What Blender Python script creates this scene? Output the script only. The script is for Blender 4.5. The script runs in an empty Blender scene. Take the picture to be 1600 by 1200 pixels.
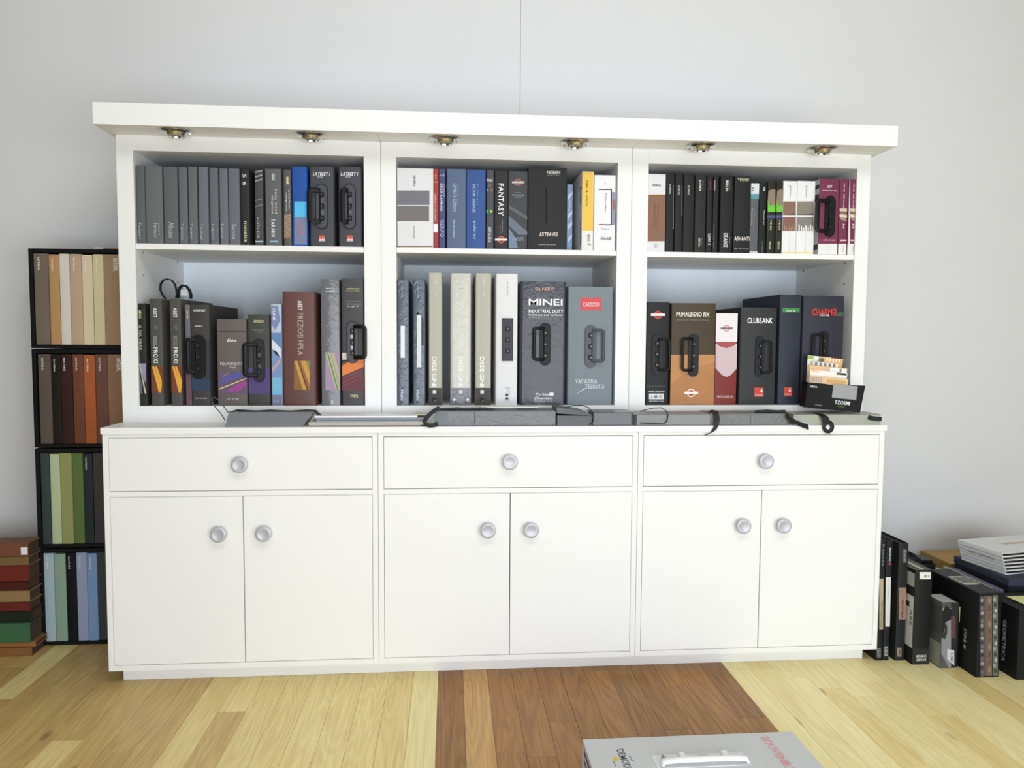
import bpy, bmesh, math, random
from mathutils import Vector, Matrix, Euler
random.seed(7)
S = bpy.context.scene
COL = S.collection

# ------------------------------------------------------------------ camera
CAM = Vector((1.14442707, -2.57897243, 1.17717665))
ROT = Euler((1.50847856, -0.00592633, -0.08144705), 'XYZ')
F = 1181.055
cd = bpy.data.cameras.new('camera'); co = bpy.data.objects.new('camera', cd); COL.objects.link(co)
co.location = CAM; co.rotation_euler = ROT
cd.sensor_width = 36; cd.lens = F / 1600 * 36; cd.shift_y = 0.001
cd.clip_start = 0.05
S.camera = co
RM = ROT.to_matrix()

# ------------------------------------------------------------------ light
w = bpy.data.worlds.new('world'); S.world = w; w.use_nodes = True
bg = w.node_tree.nodes['Background']; bg.inputs[0].default_value = (0.93, 0.97, 1.0, 1); bg.inputs[1].default_value = 0.06

def area(name, loc, target, sx, sy, power, col):
    l = bpy.data.lights.new(name, 'AREA'); l.shape = 'RECTANGLE'; l.size = sx; l.size_y = sy
    l.energy = power; l.color = col
    o = bpy.data.objects.new(name, l); COL.objects.link(o); o.location = loc
    o.rotation_euler = (Vector(target) - Vector(loc)).to_track_quat('-Z', 'Y').to_euler()
    return o
area('storefront_daylight', (2.0, -3.8, 0.85), (1.4, 0.4, 1.15), 4.0, 1.5, 144.0, (0.88, 0.935, 1.0))
area('ceiling_lamp_light', (1.55, -1.9, 3.3), (1.4, 0.2, 1.2), 2.6, 1.2, 41.0, (0.93, 0.955, 1.0))

S.view_settings.view_transform = 'Standard'
S.view_settings.look = 'None'
S.view_settings.exposure = 0.0
S.view_settings.gamma = 1.0
S.view_settings.use_curve_mapping = False

# ------------------------------------------------------------------ helpers
def ray(u, v):
    return RM @ Vector(((u - 800) / F, (601.6 - v) / F, -1.0))
def at(u, v, y):                       # point of the vertical plane y seen along a sight line
    d = ray(u, v); return CAM + d * ((y - CAM.y) / d.y)
def atz(u, v, z):
    d = ray(u, v); return CAM + d * ((z - CAM.z) / d.z)

def lin(c):
    return c / 12.92 if c <= 0.04045 else ((c + 0.055) / 1.055) ** 2.4
def rgb(h, k=1.0):
    top = max(lin(int(h[i:i + 2], 16) / 255) for i in (0, 2, 4))
    if k < 1: k = k + (1 - k) * top
    if top < 0.06: k *= 0.62 + 0.38 * top / 0.06
    return tuple(min(0.88, max(0.004, lin(int(h[i:i + 2], 16) / 255) * k)) for i in (0, 2, 4)) + (1.0,)

MATS = {}
def mat(h, rough=0.5, k=1.0, metal=0.0, grain=0.06, scale=60, bump=0.0, coat=0.0, bscale=None, spec=0.2):
    key = (h, rough, round(k, 3), metal, grain, scale, bump, coat, bscale, spec)
    if key in MATS: return MATS[key]
    m = bpy.data.materials.new('finish_' + h); m.use_nodes = True
    nt = m.node_tree; b = nt.nodes['Principled BSDF']
    c = rgb(h, k)
    tc = nt.nodes.new('ShaderNodeTexCoord'); nz = nt.nodes.new('ShaderNodeTexNoise')
    nz.inputs['Scale'].default_value = scale; nz.inputs['Detail'].default_value = 2
    nt.links.new(tc.outputs['Object'], nz.inputs['Vector'])
    mx = nt.nodes.new('ShaderNodeMix'); mx.data_type = 'RGBA'
    mx.inputs[6].default_value = tuple(x * (1 - grain) for x in c[:3]) + (1,)
    mx.inputs[7].default_value = tuple(min(0.9, x * (1 + grain)) for x in c[:3]) + (1,)
    nt.links.new(nz.outputs['Fac'], mx.inputs[0]); nt.links.new(mx.outputs[2], b.inputs['Base Color'])
    b.inputs['Roughness'].default_value = rough; b.inputs['Metallic'].default_value = metal
    b.inputs['Specular IOR Level'].default_value = spec
    if coat: b.inputs['Coat Weight'].default_value = coat; b.inputs['Coat Roughness'].default_value = 0.12
    if bump:
        n2 = nt.nodes.new('ShaderNodeTexNoise'); n2.inputs['Scale'].default_value = bscale or scale
        n2.inputs['Detail'].default_value = 3; n2.inputs['Distortion'].default_value = 1.0
        nt.links.new(tc.outputs['Object'], n2.inputs['Vector'])
        bp = nt.nodes.new('ShaderNodeBump'); bp.inputs['Strength'].default_value = bump; bp.inputs['Distance'].default_value = 0.004
        nt.links.new(n2.outputs['Fac'], bp.inputs['Height']); nt.links.new(bp.outputs['Normal'], b.inputs['Normal'])
        if coat: nt.links.new(bp.outputs['Normal'], b.inputs['Coat Normal'])
    MATS[key] = m
    return m

def glassy(h, alpha, rough=0.08):
    m = bpy.data.materials.new('clear_plastic'); m.use_nodes = True
    b = m.node_tree.nodes['Principled BSDF']
    nz = m.node_tree.nodes.new('ShaderNodeTexNoise'); nz.inputs['Scale'].default_value = 30; nz.inputs['Distortion'].default_value = 2
    bp = m.node_tree.nodes.new('ShaderNodeBump'); bp.inputs['Strength'].default_value = 0.6; bp.inputs['Distance'].default_value = 0.004
    m.node_tree.links.new(nz.outputs['Fac'], bp.inputs['Height']); m.node_tree.links.new(bp.outputs['Normal'], b.inputs['Normal'])
    b.inputs['Base Color'].default_value = rgb(h); b.inputs['Roughness'].default_value = rough
    b.inputs['Alpha'].default_value = alpha
    return m

def wood(name, light, dark, k=1.0):
    m = bpy.data.materials.new(name); m.use_nodes = True
    nt = m.node_tree; b = nt.nodes['Principled BSDF']; L = nt.links.new
    tc = nt.nodes.new('ShaderNodeTexCoord'); oi = nt.nodes.new('ShaderNodeObjectInfo')
    off = nt.nodes.new('ShaderNodeVectorMath'); off.operation = 'SCALE'
    cmb = nt.nodes.new('ShaderNodeCombineXYZ')
    for i in range(3): L(oi.outputs['Random'], cmb.inputs[i])
    L(cmb.outputs[0], off.inputs[0]); off.inputs['Scale'].default_value = 37.0
    add = nt.nodes.new('ShaderNodeVectorMath'); add.operation = 'ADD'
    L(tc.outputs['Object'], add.inputs[0]); L(off.outputs[0], add.inputs[1])
    mp = nt.nodes.new('ShaderNodeMapping'); mp.inputs['Scale'].default_value = (9, 0.9, 9); L(add.outputs[0], mp.inputs[0])
    n1 = nt.nodes.new('ShaderNodeTexNoise'); n1.inputs['Scale'].default_value = 1.3; n1.inputs['Detail'].default_value = 1; n1.inputs['Distortion'].default_value = 0.6
    L(mp.outputs[0], n1.inputs['Vector'])
    mul = nt.nodes.new('ShaderNodeMath'); mul.operation = 'MULTIPLY'; mul.inputs[1].default_value = 14; L(n1.outputs['Fac'], mul.inputs[0])
    fr = nt.nodes.new('ShaderNodeMath'); fr.operation = 'SINE'
    mul2 = nt.nodes.new('ShaderNodeMath'); mul2.operation = 'MULTIPLY'; mul2.inputs[1].default_value = 5; L(mul.outputs[0], mul2.inputs[0]); L(mul2.outputs[0], fr.inputs[0])
    mp2 = nt.nodes.new('ShaderNodeMapping'); mp2.inputs['Scale'].default_value = (160, 5, 160); L(add.outputs[0], mp2.inputs[0])
    n2 = nt.nodes.new('ShaderNodeTexNoise'); n2.inputs['Scale'].default_value = 1; n2.inputs['Detail'].default_value = 3; L(mp2.outputs[0], n2.inputs['Vector'])
    ma = nt.nodes.new('ShaderNodeMath'); ma.operation = 'MULTIPLY_ADD'; L(fr.outputs[0], ma.inputs[0]); ma.inputs[1].default_value = 0.13; L(n2.outputs['Fac'], ma.inputs[2])
    ra = nt.nodes.new('ShaderNodeMath'); ra.operation = 'MULTIPLY_ADD'; L(oi.outputs['Random'], ra.inputs[0]); ra.inputs[1].default_value = 0.34; ra.inputs[2].default_value = -0.17
    sm = nt.nodes.new('ShaderNodeMath'); sm.operation = 'ADD'; L(ma.outputs[0], sm.inputs[0]); L(ra.outputs[0], sm.inputs[1])
    mx = nt.nodes.new('ShaderNodeMix'); mx.data_type = 'RGBA'; mx.clamp_factor = True
    mx.inputs[6].default_value = rgb(light, k); mx.inputs[7].default_value = rgb(dark, k); L(sm.outputs[0], mx.inputs[0])
    # knots
    mp3 = nt.nodes.new('ShaderNodeMapping'); mp3.inputs['Scale'].default_value = (7, 3.0, 7); L(add.outputs[0], mp3.inputs[0])
    vo = nt.nodes.new('ShaderNodeTexVoronoi'); vo.inputs['Scale'].default_value = 0.8; L(mp3.outputs[0], vo.inputs['Vector'])
    cr = nt.nodes.new('ShaderNodeMapRange'); cr.inputs[1].default_value = 0.03; cr.inputs[2].default_value = 0.1; cr.inputs[3].default_value = 0.75; cr.inputs[4].default_value = 0.0; L(vo.outputs['Distance'], cr.inputs[0])
    mk = nt.nodes.new('ShaderNodeMix'); mk.data_type = 'RGBA'; L(cr.outputs[0], mk.inputs[0]); L(mx.outputs[2], mk.inputs[6])
    mk.inputs[7].default_value = tuple(x * 0.3 for x in rgb(dark, k)[:3]) + (1,)
    L(mk.outputs[2], b.inputs['Base Color'])
    b.inputs['Roughness'].default_value = 0.38; b.inputs['Specular IOR Level'].default_value = 0.35
    return m

class MB:
    def __init__(s): s.v = []; s.f = []
    def add(s, vs, fs):
        n = len(s.v); s.v += [tuple(p) for p in vs]; s.f += [tuple(i + n for i in f) for f in fs]; return s
    def box(s, a, b, ch=0.0):
        x0, y0, z0 = a; x1, y1, z1 = b
        if x0 > x1: x0, x1 = x1, x0
        if y0 > y1: y0, y1 = y1, y0
        if z0 > z1: z0, z1 = z1, z0
        if ch <= 0:
            return s.add([(x, y, z) for z in (z0, z1) for y in (y0, y1) for x in (x0, x1)],
                         [(0, 2, 3, 1), (4, 5, 7, 6), (0, 1, 5, 4), (2, 6, 7, 3), (0, 4, 6, 2), (1, 3, 7, 5)])
        bm = bmesh.new(); bmesh.ops.create_cube(bm, size=1)
        for v in bm.verts: v.co = ((x0 + x1) / 2 + v.co.x * (x1 - x0), (y0 + y1) / 2 + v.co.y * (y1 - y0), (z0 + z1) / 2 + v.co.z * (z1 - z0))
        bmesh.ops.bevel(bm, geom=bm.edges[:], offset=min(ch, 0.45 * min(x1 - x0, y1 - y0, z1 - z0)), segments=1, affect='EDGES')
        bm.verts.index_update(); s.add([v.co[:] for v in bm.verts], [[v.index for v in f.verts] for f in bm.faces]); bm.free(); return s
    def prism(s, poly, z0, z1, axis='z'):            # poly counter-clockwise seen from +axis
        n = len(poly)
        def P(a, b, c): return {'z': (a, b, c), 'y': (a, c, b), 'x': (c, a, b)}[axis]
        vs = [P(a, b, z0) for a, b in poly] + [P(a, b, z1) for a, b in poly]
        fs = [tuple(reversed(range(n))), tuple(range(n, 2 * n))] + [(i, (i + 1) % n, n + (i + 1) % n, n + i) for i in range(n)]
        if axis == 'y': fs = [tuple(reversed(f)) for f in fs]
        return s.add(vs, fs)
    def hull8(s, bottom, top):                        # two quads of four points each
        return s.add(list(bottom) + list(top), [(3, 2, 1, 0), (4, 5, 6, 7), (0, 1, 5, 4), (1, 2, 6, 5), (2, 3, 7, 6), (3, 0, 4, 7)])
    def lathe(s, prof, c, axis, n=28):               # prof: (radius, height along axis)
        A = Vector(axis).normalized(); X = A.orthogonal().normalized(); Y = A.cross(X); c = Vector(c)
        vs, fs = [], []
        for r, h in prof:
            for i in range(n):
                t = 2 * math.pi * i / n; vs.append(c + A * h + (X * math.cos(t) + Y * math.sin(t)) * r)
        for j in range(len(prof) - 1):
            for i in range(n):
                fs.append((j * n + i, j * n + (i + 1) % n, (j + 1) * n + (i + 1) % n, (j + 1) * n + i))
        fs.append(tuple(reversed(range(n)))); fs.append(tuple(range((len(prof) - 1) * n, len(prof) * n)))
        return s.add(vs, fs)
    def tube(s, pts, ra, rb=None, up=(0, -1, 0), n=8, closed=False):   # elliptical section, ra across, rb along 'up'
        rb = rb or ra; pts = [Vector(p) for p in pts]; vs, fs = [], []; m = len(pts); up = Vector(up)
        for i, p in enumerate(pts):
            a = pts[(i - 1) % m] if (closed or i) else p; b = pts[(i + 1) % m] if (closed or i < m - 1) else p
            t = (b - a).normalized(); x = t.cross(up)
            x = x.normalized() if x.length > 1e-4 else t.orthogonal().normalized()
            u = x.cross(t).normalized()
            for k in range(n):
                q = 2 * math.pi * (k + 0.5) / n; vs.append(p + x * (ra * math.cos(q)) + u * (rb * math.sin(q)))
        for i in range(m if closed else m - 1):
            for k in range(n):
                j = (i + 1) % m; fs.append((i * n + k, i * n + (k + 1) % n, j * n + (k + 1) % n, j * n + k))
        if not closed: fs += [tuple(reversed(range(n))), tuple(range((m - 1) * n, m * n))]
        return s.add(vs, fs)
    def band(s, pts, half, thick, side):              # flat strap: width 2*half along 'side', thickness thick
        pts = [Vector(p) for p in pts]; sd = Vector(side).normalized(); vs, fs = [], []; m = len(pts)
        for i, p in enumerate(pts):
            t = (pts[min(i + 1, m - 1)] - pts[max(i - 1, 0)]).normalized(); nn = t.cross(sd).normalized()
            h = half[i] if isinstance(half, (list, tuple)) else half
            for a, b in ((-1, -1), (1, -1), (1, 1), (-1, 1)): vs.append(p + sd * (h * a) + nn * (thick / 2 * b))
        for i in range(m - 1):
            for k in range(4): fs.append((i * 4 + k, i * 4 + (k + 1) % 4, i * 4 + 4 + (k + 1) % 4, i * 4 + 4 + k))
        fs += [(3, 2, 1, 0), tuple(range((m - 1) * 4, m * 4))]
        return s.add(vs, fs)
    def build(s, name, m, parent=None, smooth=None, origin=None, flip=True):
        me = bpy.data.meshes.new(name)
        o = Vector(origin) if origin is not None else (parent_world(parent) if parent else Vector((0, 0, 0)))
        me.from_pydata([Vector(p) - o for p in s.v], [], s.f)
        if flip:
            bm = bmesh.new(); bm.from_mesh(me); bmesh.ops.recalc_face_normals(bm, faces=bm.faces[:]); bm.to_mesh(me); bm.free()
        if smooth:
            me.polygons.foreach_set('use_smooth', [True] * len(me.polygons)); me.set_sharp_from_angle(angle=math.radians(smooth))
        me.materials.append(m); me.update()
        ob = bpy.data.objects.new(name, me); COL.objects.link(ob)
        if parent: ob.parent = parent; ob.location = o - parent_world(parent)
        else: ob.location = o
        return ob

def parent_world(o):
    p = Vector((0, 0, 0))
    while o is not None: p += o.location; o = o.parent
    return p
def tag(o, label, cat, group=None):
    o['label'] = label; o['category'] = cat
    if group: o['group'] = group
    return o
def thing(name, loc, label, cat, group=None):
    o = bpy.data.objects.new(name, None); o.empty_display_size = 0.05; COL.objects.link(o); o.location = loc
    return tag(o, label, cat, group)
def structure(o): o['kind'] = 'structure'; return o

# lettering: one outline mesh per character, laid out into a box
GL = {}
def glyph(ch):
    if ch in GL: return GL[ch]
    c = bpy.data.curves.new('glyph', 'FONT'); c.body = ch; c.size = 1; c.resolution_u = 2; c.offset = 0.012
    o = bpy.data.objects.new('glyph', c); me = bpy.data.meshes.new_from_object(o)
    vs = [(v.co.x, v.co.y) for v in me.vertices]; fs = [tuple(p.vertices) for p in me.polygons]
    bpy.data.objects.remove(o); bpy.data.curves.remove(c); bpy.data.meshes.remove(me)
    if vs:
        x0 = min(v[0] for v in vs); vs = [(x - x0, y) for x, y in vs]; wd = max(v[0] for v in vs)
    else: wd = 0.26
    GL[ch] = (vs, fs, wd); return GL[ch]
def lettering(parent, text, O, U, V, m, N, lift=0.0007, slant=0.0, name='lettering'):
    """text laid so that its bounding box spans O..O+U (reading direction) and O..O+V (letter height)"""
    x, vs, fs = 0.0, [], []
    for ch in text:
        a, b, wd = glyph(ch)
        n = len(vs); vs += [(p + x, q) for p, q in a]; fs += [tuple(i + n for i in f) for f in b]; x += wd + 0.09
    y0 = min(v[1] for v in vs); y1 = max(v[1] for v in vs); x1 = max(v[0] for v in vs)
    O = Vector(O); U = Vector(U); V = Vector(V); N = Vector(N) * lift
    mb = MB(); mb.add([O + U * (a / x1 + slant * (b - y0) / (y1 - y0)) + V * ((b - y0) / (y1 - y0)) + N for a, b in vs], fs)
    return mb.build(name, m, parent, flip=False)

# ink colours
def ink(h): return mat(h, 0.6, 1.0, grain=0.02)

# ------------------------------------------------------------------ shell
WALL_Y = 0.65
wallm = mat('d6d6d7', 0.75, grain=0.015, scale=5, bump=0.04, bscale=140)
whitem = mat('e7e7e5', 0.42, grain=0.006, scale=8)
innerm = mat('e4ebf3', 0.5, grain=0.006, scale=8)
seam_x = at(813, 100, WALL_Y).x
wall = structure(MB().box((-3.2, WALL_Y + .013, 0), (6.2, WALL_Y + .12, 3.4)).build('wall_back', mat('9a9a98', 0.8)))
MB().box((-3.2, WALL_Y, 0), (seam_x - .0005, WALL_Y + .013, 3.4), 0.0008).build('panel', wallm, wall)
MB().box((seam_x + .0005, WALL_Y, 0), (6.2, WALL_Y + .013, 3.4), 0.0008).build('panel', wallm, wall)
structure(MB().box((-3.3, -6.2, 0), (-3.2, WALL_Y + .12, 3.4)).build('wall_left', mat('6f6a66', .8)))  # out of view; dark colour chosen to cut bounce light on this side
structure(MB().box((6.2, -6.2, 0), (6.3, WALL_Y + .12, 3.4)).build('wall_right', wallm))
structure(MB().box((-3.3, -6.2, 3.4), (6.3, WALL_Y + .12, 3.5)).build('ceiling', mat('eeeeec', 0.8)))

# floor: boards of the show floor laid one by one, a strip of walnut between pale oak
oak_honey_shaded = wood('oak_honey_shaded', 'd2b776', 'a9894e', 1.0)  # honey oak, with some of the rack-end shade mixed into its colour
oak_pale = wood('oak_pale', 'e6d799', 'c8ae6a', 1.05)
oak_light = wood('oak_light', 'f0e3ac', 'd6c284', 1.06)
walnut = wood('walnut', 'ae8044', '704a26', 1.0)
walnut_sap = wood('walnut_sapwood', 'cba466', '9c7440', 1.0)
floor = structure(MB().box((-3.2, -6.2, -.06), (6.2, WALL_Y, -.0125)).build('floor', oak_pale))
PW = 0.0856
x0w = 1.104
n_l = int((x0w + 1.4) / PW) + 1
k = 0
for i in range(-n_l, 34):
    xa = x0w + i * PW; xb = xa + PW
    if xa > 3.95: break
    y = WALL_Y - 0.004 - random.uniform(0, .25)
    ys = [WALL_Y - 0.003]
    while ys[-1] > -1.55:
        ys.append(ys[-1] - random.uniform(0.42, 1.25))
    for a, b in zip(ys[1:], ys[:-1]):
        if a > 0.42: a = 0.42
        if 0 <= i < 12:
            m = walnut
            if i == 1: m = walnut_sap
        elif i < 0:
            r = random.random()
            if i < -9: m = oak_honey_shaded if r < .93 else oak_pale
            elif i < -6: m = oak_honey_shaded if r < .35 else oak_pale
            else: m = oak_pale if r < .75 else oak_light
            if i == -1: m = oak_light
        else:
            m = random.choice([oak_light, oak_light, oak_light, oak_pale])
            if i == 12: m = oak_light
        c = ((xa + xb) / 2, (a + b) / 2, 0)
        dz = -random.uniform(0, .0004)
        MB().box((xa + .0003, a + .0003, -.0124), (xb - .0003, b - .0003, dz), 0.0006).build('plank', m, floor, origin=c)
        k += 1
for (a, b, c, d) in ((-3.2, -6.2, x0w - n_l * PW, WALL_Y), (x0w + 34 * PW, -6.2, 6.2, WALL_Y), (x0w - n_l * PW, -6.2, x0w + 34 * PW, -2.85)):
    o = MB().box((a, b, -.0124), (c, d, -.0006)).build('planking', oak_pale, floor); o['kind'] = 'stuff'

# ------------------------------------------------------------------ cabinetry
U0 = 0.1527                      # front of the bookcases
ZC0, ZC1 = 0.8524, 0.8737        # countertop
ZU1 = 1.8629                     # top of the bookcases
G = 0.0011
o = thing('plinth', (1.35, .04, 0), 'white recessed plinth running under all three base cabinets', 'plinth')
MB().box((.0316, .04, 0.0002), (2.6677, .058, .0485)).build('front_board', whitem, o)
MB().box((.0316, .058, 0.0002), (.05, .60, .0485)).build('end_board', whitem, o)
MB().box((2.6493, .058, 0.0002), (2.6677, .60, .0485)).build('end_board', whitem, o)

knobm = mat('b8b8bf', 0.42, 1.0, metal=0.25, grain=0.02)
def knob(parent, u, v):
    c = at(u, v, 0.0)
    MB().lathe([(.010, 0.0), (.008, -.006), (.009, -.012), (.0235, -.0165), (.0268, -.021), (.0265, -.0245), (.0235, -.0268), (.0185, -.0272), (.0165, -.0262), (.0, -.0255)][:-1] + [(.0001, -.0258)],
               c, (0, 1, 0), 36).build('knob', knobm, parent, smooth=40)
CL = ['white base cabinet next to the colour sample rack', 'white base cabinet standing above the dark walnut floor strip',
      'white base cabinet next to the black binders on the floor']
KN = [((376.5, 725), (344, 833), (414, 832)), ((796, 720.5), (762, 827), (829, 826.5)), ((1193.5, 719.5), (1158.5, 820), (1221, 819.5))]
for i in range(3):
    x0 = i * .9 + G / 2 + (.0 if i else 0); x1 = (i + 1) * .9 - G / 2
    c = thing('base_cabinet', ((x0 + x1) / 2, 0, .0487), CL[i], 'cabinet', 'white base cabinets under the countertop')
    zb = .0487; t = .0185
    MB().box((x0, 0, zb), (x0 + t, .62, ZC0 - .0002), .0008).build('side_panel', whitem, c)
    MB().box((x1 - t, 0, zb), (x1, .62, ZC0 - .0002), .0008).build('side_panel', whitem, c)
    MB().box((x0 + t, 0.0004, zb), (x1 - t, .62, .0675)).build('bottom_panel', whitem, c)
    MB().box((x0 + t, 0.0004, .8405), (x1 - t, .1, ZC0 - .0002)).build('top_rail', whitem, c)
    MB().box((x0 + t, 0.0004, .6415), (x1 - t, .1, .6585)).build('middle_rail', whitem, c)
    MB().box((x0 + t, .60, .0675), (x1 - t, .619, .8405)).build('back_panel', whitem, c)
    g = .0022; a, b = x0 + t + .0012, x1 - t - .0012; m = i * .9 + .45 + (.002 if i == 1 else 0)
    d = MB().box((a, -.0003, .6585 + g), (b, .0187, .8405 - g - .0003), .0008).build('drawer', whitem, c); knob(d, *KN[i][0])
    d = MB().box((a, -.0003, .0675 + .0016), (m - .0014, .0187, .6415 - .0012), .0008).build('door', whitem, c); knob(d, *KN[i][1])
    d = MB().box((m + .0014, -.0003, .0675 + .0016), (b, .0187, .6415 - .0012), .0008).build('door', whitem, c); knob(d, *KN[i][2])

tag(MB().box((-.002, -.0075, ZC0), (2.704, .645, ZC1), .0012).build('countertop', whitem, origin=(1.35, .3, ZC0)),
    'long white countertop lying across the three base cabinets', 'countertop')

OP = [(.0602, .8408), (.9538, 1.7473), (1.8608, 2.6478)]
ZS = [(1.4955, .0195), (1.4960, .0185), (1.4945, .0190)]      # shelf top, thickness
BL = ['white open bookcase next to the colour sample rack, with grey binders', 'middle white open bookcase holding the blue binders and tall beige binders',
      'white open bookcase holding the maroon binders and the card holder below']
ZO0, ZO1 = .9316, 1.8104
for i in range(3):
    x0 = i * .9 + (.0041 if i == 0 else G / 2); x1 = (i + 1) * .9 - G / 2
    a, b = OP[i]
    c = thing('bookcase', ((x0 + x1) / 2, U0, ZC1), BL[i], 'bookcase', 'white bookcases standing on the countertop')
    MB().box((x0, U0, ZC1 + .0002), (a, .643, ZU1 - .0002), .0008).build('side_panel', whitem, c)
    MB().box((b, U0, ZC1 + .0002), (x1, .643, ZU1 - .0002), .0008).build('side_panel', whitem, c)
    MB().box((a, U0 + .0002, ZO1), (b, .643, ZU1 - .0002)).build('top_panel', whitem, c)
    MB().box((a, U0 + .0002, ZC1 + .0002), (b, .643, ZO0)).build('bottom_panel', whitem, c)
    MB().box((a, .628, ZO0), (b, .643, ZO1)).build('back_panel', innerm, c)
    zt, th = ZS[i]
    sh = MB().box((a + .0008, U0 + .004, zt - th), (b - .0008, .627, zt), .0008).build('shelf', whitem, c)
    for (sx, s) in ((a, 1), (b, -1)):
        for yy in (.22, .56):
            for zz in ((zt - .006 - th), (zt - .105), (zt - .205), (zt + .22)):
                MB().lathe([(.0035, 0), (.0035, .0006)], (sx, yy, zz), (s, 0, 0), 10).build('pin_hole', mat('3a3a40', .7), c)

cor = thing('cornice', (1.35, .3, ZU1), 'thick white overhanging cornice board above the three bookcases', 'cornice')
MB().box((-.0143, .0289, ZU1), (2.7255, .047, 1.9342), .0008).build('fascia_board', whitem, cor)
for a, b in ((-.0143, .8985), (.8995, 1.7995), (1.8005, 2.7255)):
    MB().box((a, .0471, ZU1 + .0003), (b, .645, 1.9335)).build('soffit_board', whitem, cor)

chrome = mat('c2beb6', 0.2, 1.0, metal=1.0, grain=0.03)
LL = ['puck downlight nearest the colour sample rack', 'puck downlight above the two grey cases with handles', 'puck downlight above the red and navy spines',
      'puck downlight above the wide black slotted box', 'puck downlight above the row of black spines', 'puck downlight above the maroon binders']
for i, (u, v) in enumerate(((275, 205), (486, 208.5), (695, 213), (899, 218.5), (1096, 226), (1285, 233.5))):
    p = at(u, v, .083); x = p.x; z = ZU1 + .0003; y = .083
    c = thing('puck_light', (x, y, z), 'chrome ' + LL[i] + ', under the cornice', 'lamp', 'chrome puck lights under the cornice')
    MB().lathe([(.020, 0), (.048, -.0012), (.0515, -.0035), (.050, -.006), (.040, -.0085), (.036, -.009)], (x, y, z), (0, 0, 1), 36).build('flange', chrome, c, smooth=35)
    MB().lathe([(.034, -.0088), (.0325, -.011), (.0305, -.0175), (.0290, -.0192), (.0245, -.0192), (.0235, -.014), (.001, -.014)], (x, y, z), (0, 0, 1), 32).build('cup', chrome, c, smooth=35)
    MB().lathe([(.0228, -.0142), (.018, -.0160), (.001, -.0166)], (x, y, z), (0, 0, 1), 20).build('lens', mat('8f8c84', .4), c, smooth=60)
    for q in range(3):
        t = q * 2.1 + .4
        MB().lathe([(.003, -.0075), (.003, -.0105), (.001, -.011)], (x + .0435 * math.cos(t), y + .0435 * math.sin(t), z), (0, 0, 1), 8).build('screw', chrome, c)

# ------------------------------------------------------------------ sample binders
YF = U0 + .006
pagem = mat('4a4b50', .8)
class Row:
    def __init__(s, z, ymid, k, lo, hi, group, depth=.34): s.z = z; s.ymid = ymid; s.k = k; s.lo = lo; s.hi = hi; s.group = group; s.depth = depth; s.last = lo
R_ = None
HM = mat('161618', .45, spec=.25)
def D(bk, x0, y0, x1, y1, h, layer=1, name='printed_panel', k=None, m=None):
    y = bk['yf'] - .0003 * layer
    return P(bk, [(x0, y1), (x1, y1), (x1, y0), (x0, y0)], h, layer, name, k, m)
def P(bk, pts, h, layer=2, name='printed_shape', k=None, m=None):
    y = bk['yf'] - .0003 * layer
    x0, x1 = bk['x0'] + .0006, bk['x1'] - .0006
    q = []
    for p in pts:
        v = at(p[0], p[1], y); v.x = min(max(v.x, x0), x1); v.z = min(max(v.z, bk['z0'] + .0004), bk['z1'] - .0004); q.append(v)
    mb = MB(); mb.add(q, [tuple(range(len(q)))])
    o = mb.build(name, m or mat(h, .5, k or bk['k'], grain=.03), bk, flip=False)
    if len(o.data.polygons) and o.data.polygons[0].normal.y > 0: o.data.flip_normals()
    return o
def T(bk, x0, y0, x1, y1, s, h='d8d8d6', r='d', slant=0.0, k=None):
    y = bk['yf']
    a = at(x0, y1, y); b = at(x1, y0, y); a.z = max(a.z, bk['z0'] + .0012); w_ = Vector((b.x - a.x, 0, 0)); h_ = Vector((0, 0, b.z - a.z))
    m = mat(h, .6, k or bk['k'], grain=.02)
    if r == 'h': O, U, V = a, w_, h_
    elif r == 'd': O, U, V = a + h_, -h_, w_
    elif r == 'u': O, U, V = a + w_, h_, -w_
    else: O, U, V = b, -w_, -h_
    return lettering(bk, s, O, U, V, m, (0, -1, 0), .0016, slant)

def book(l, r, top, h, label, name='binder', cat='binder', side=None, depth=None, yf=None, rough=.5, coat=0, bump=0, bscale=None, gap=.0005, rnd=None, grp=None, pages=None, lean=0.0):
    R = R_; yf = YF if yf is None else yf
    x0 = at(l, R.ymid, yf).x; x1 = at(r, R.ymid, yf).x; z1 = at((l + r) / 2, top, yf).z; z0 = R.z + .0002
    x0 = max(x0, R.last + gap, R.lo + .001); x1 = min(x1, R.hi - .001)
    R.last = x1
    d = depth or R.depth; w_ = x1 - x0
    bk = thing(name, ((x0 + x1) / 2, yf + d / 2, z0), label, cat, grp or R.group)
    bk['x0'] = x0; bk['x1'] = x1; bk['z0'] = z0; bk['z1'] = z1; bk['yf'] = yf; bk['k'] = R.k
    t = min(.0032, w_ * .16); rr = min(rnd if rnd is not None else .004, w_ * .3)
    pr = []
    for j in range(4):
        q = math.pi + j * math.pi / 6; pr.append((x0 + rr + rr * math.cos(q), yf + rr + rr * math.sin(q)))
    for j in range(4):
        q = 1.5 * math.pi + j * math.pi / 6; pr.append((x1 - rr + rr * math.cos(q), yf + rr + rr * math.sin(q)))
    pr += [(x1, yf + d), (x1 - t, yf + d), (x1 - t, yf + max(t, rr)), (x0 + t, yf + max(t, rr)), (x0 + t, yf + d), (x0, yf + d)]
    m = mat(h, rough, R.k, grain=.04, coat=coat, bump=bump, bscale=bscale)
    MB().prism(pr, z0, z1).build('cover', m, bk, smooth=50)
    MB().box((x0 + t + .0002, yf + max(t, rr) + .0002, z0 + .002), (x1 - t - .0002, yf + d - .006, z1 - .006)).build('pages', pages or pagem, bk)
    return bk

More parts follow.
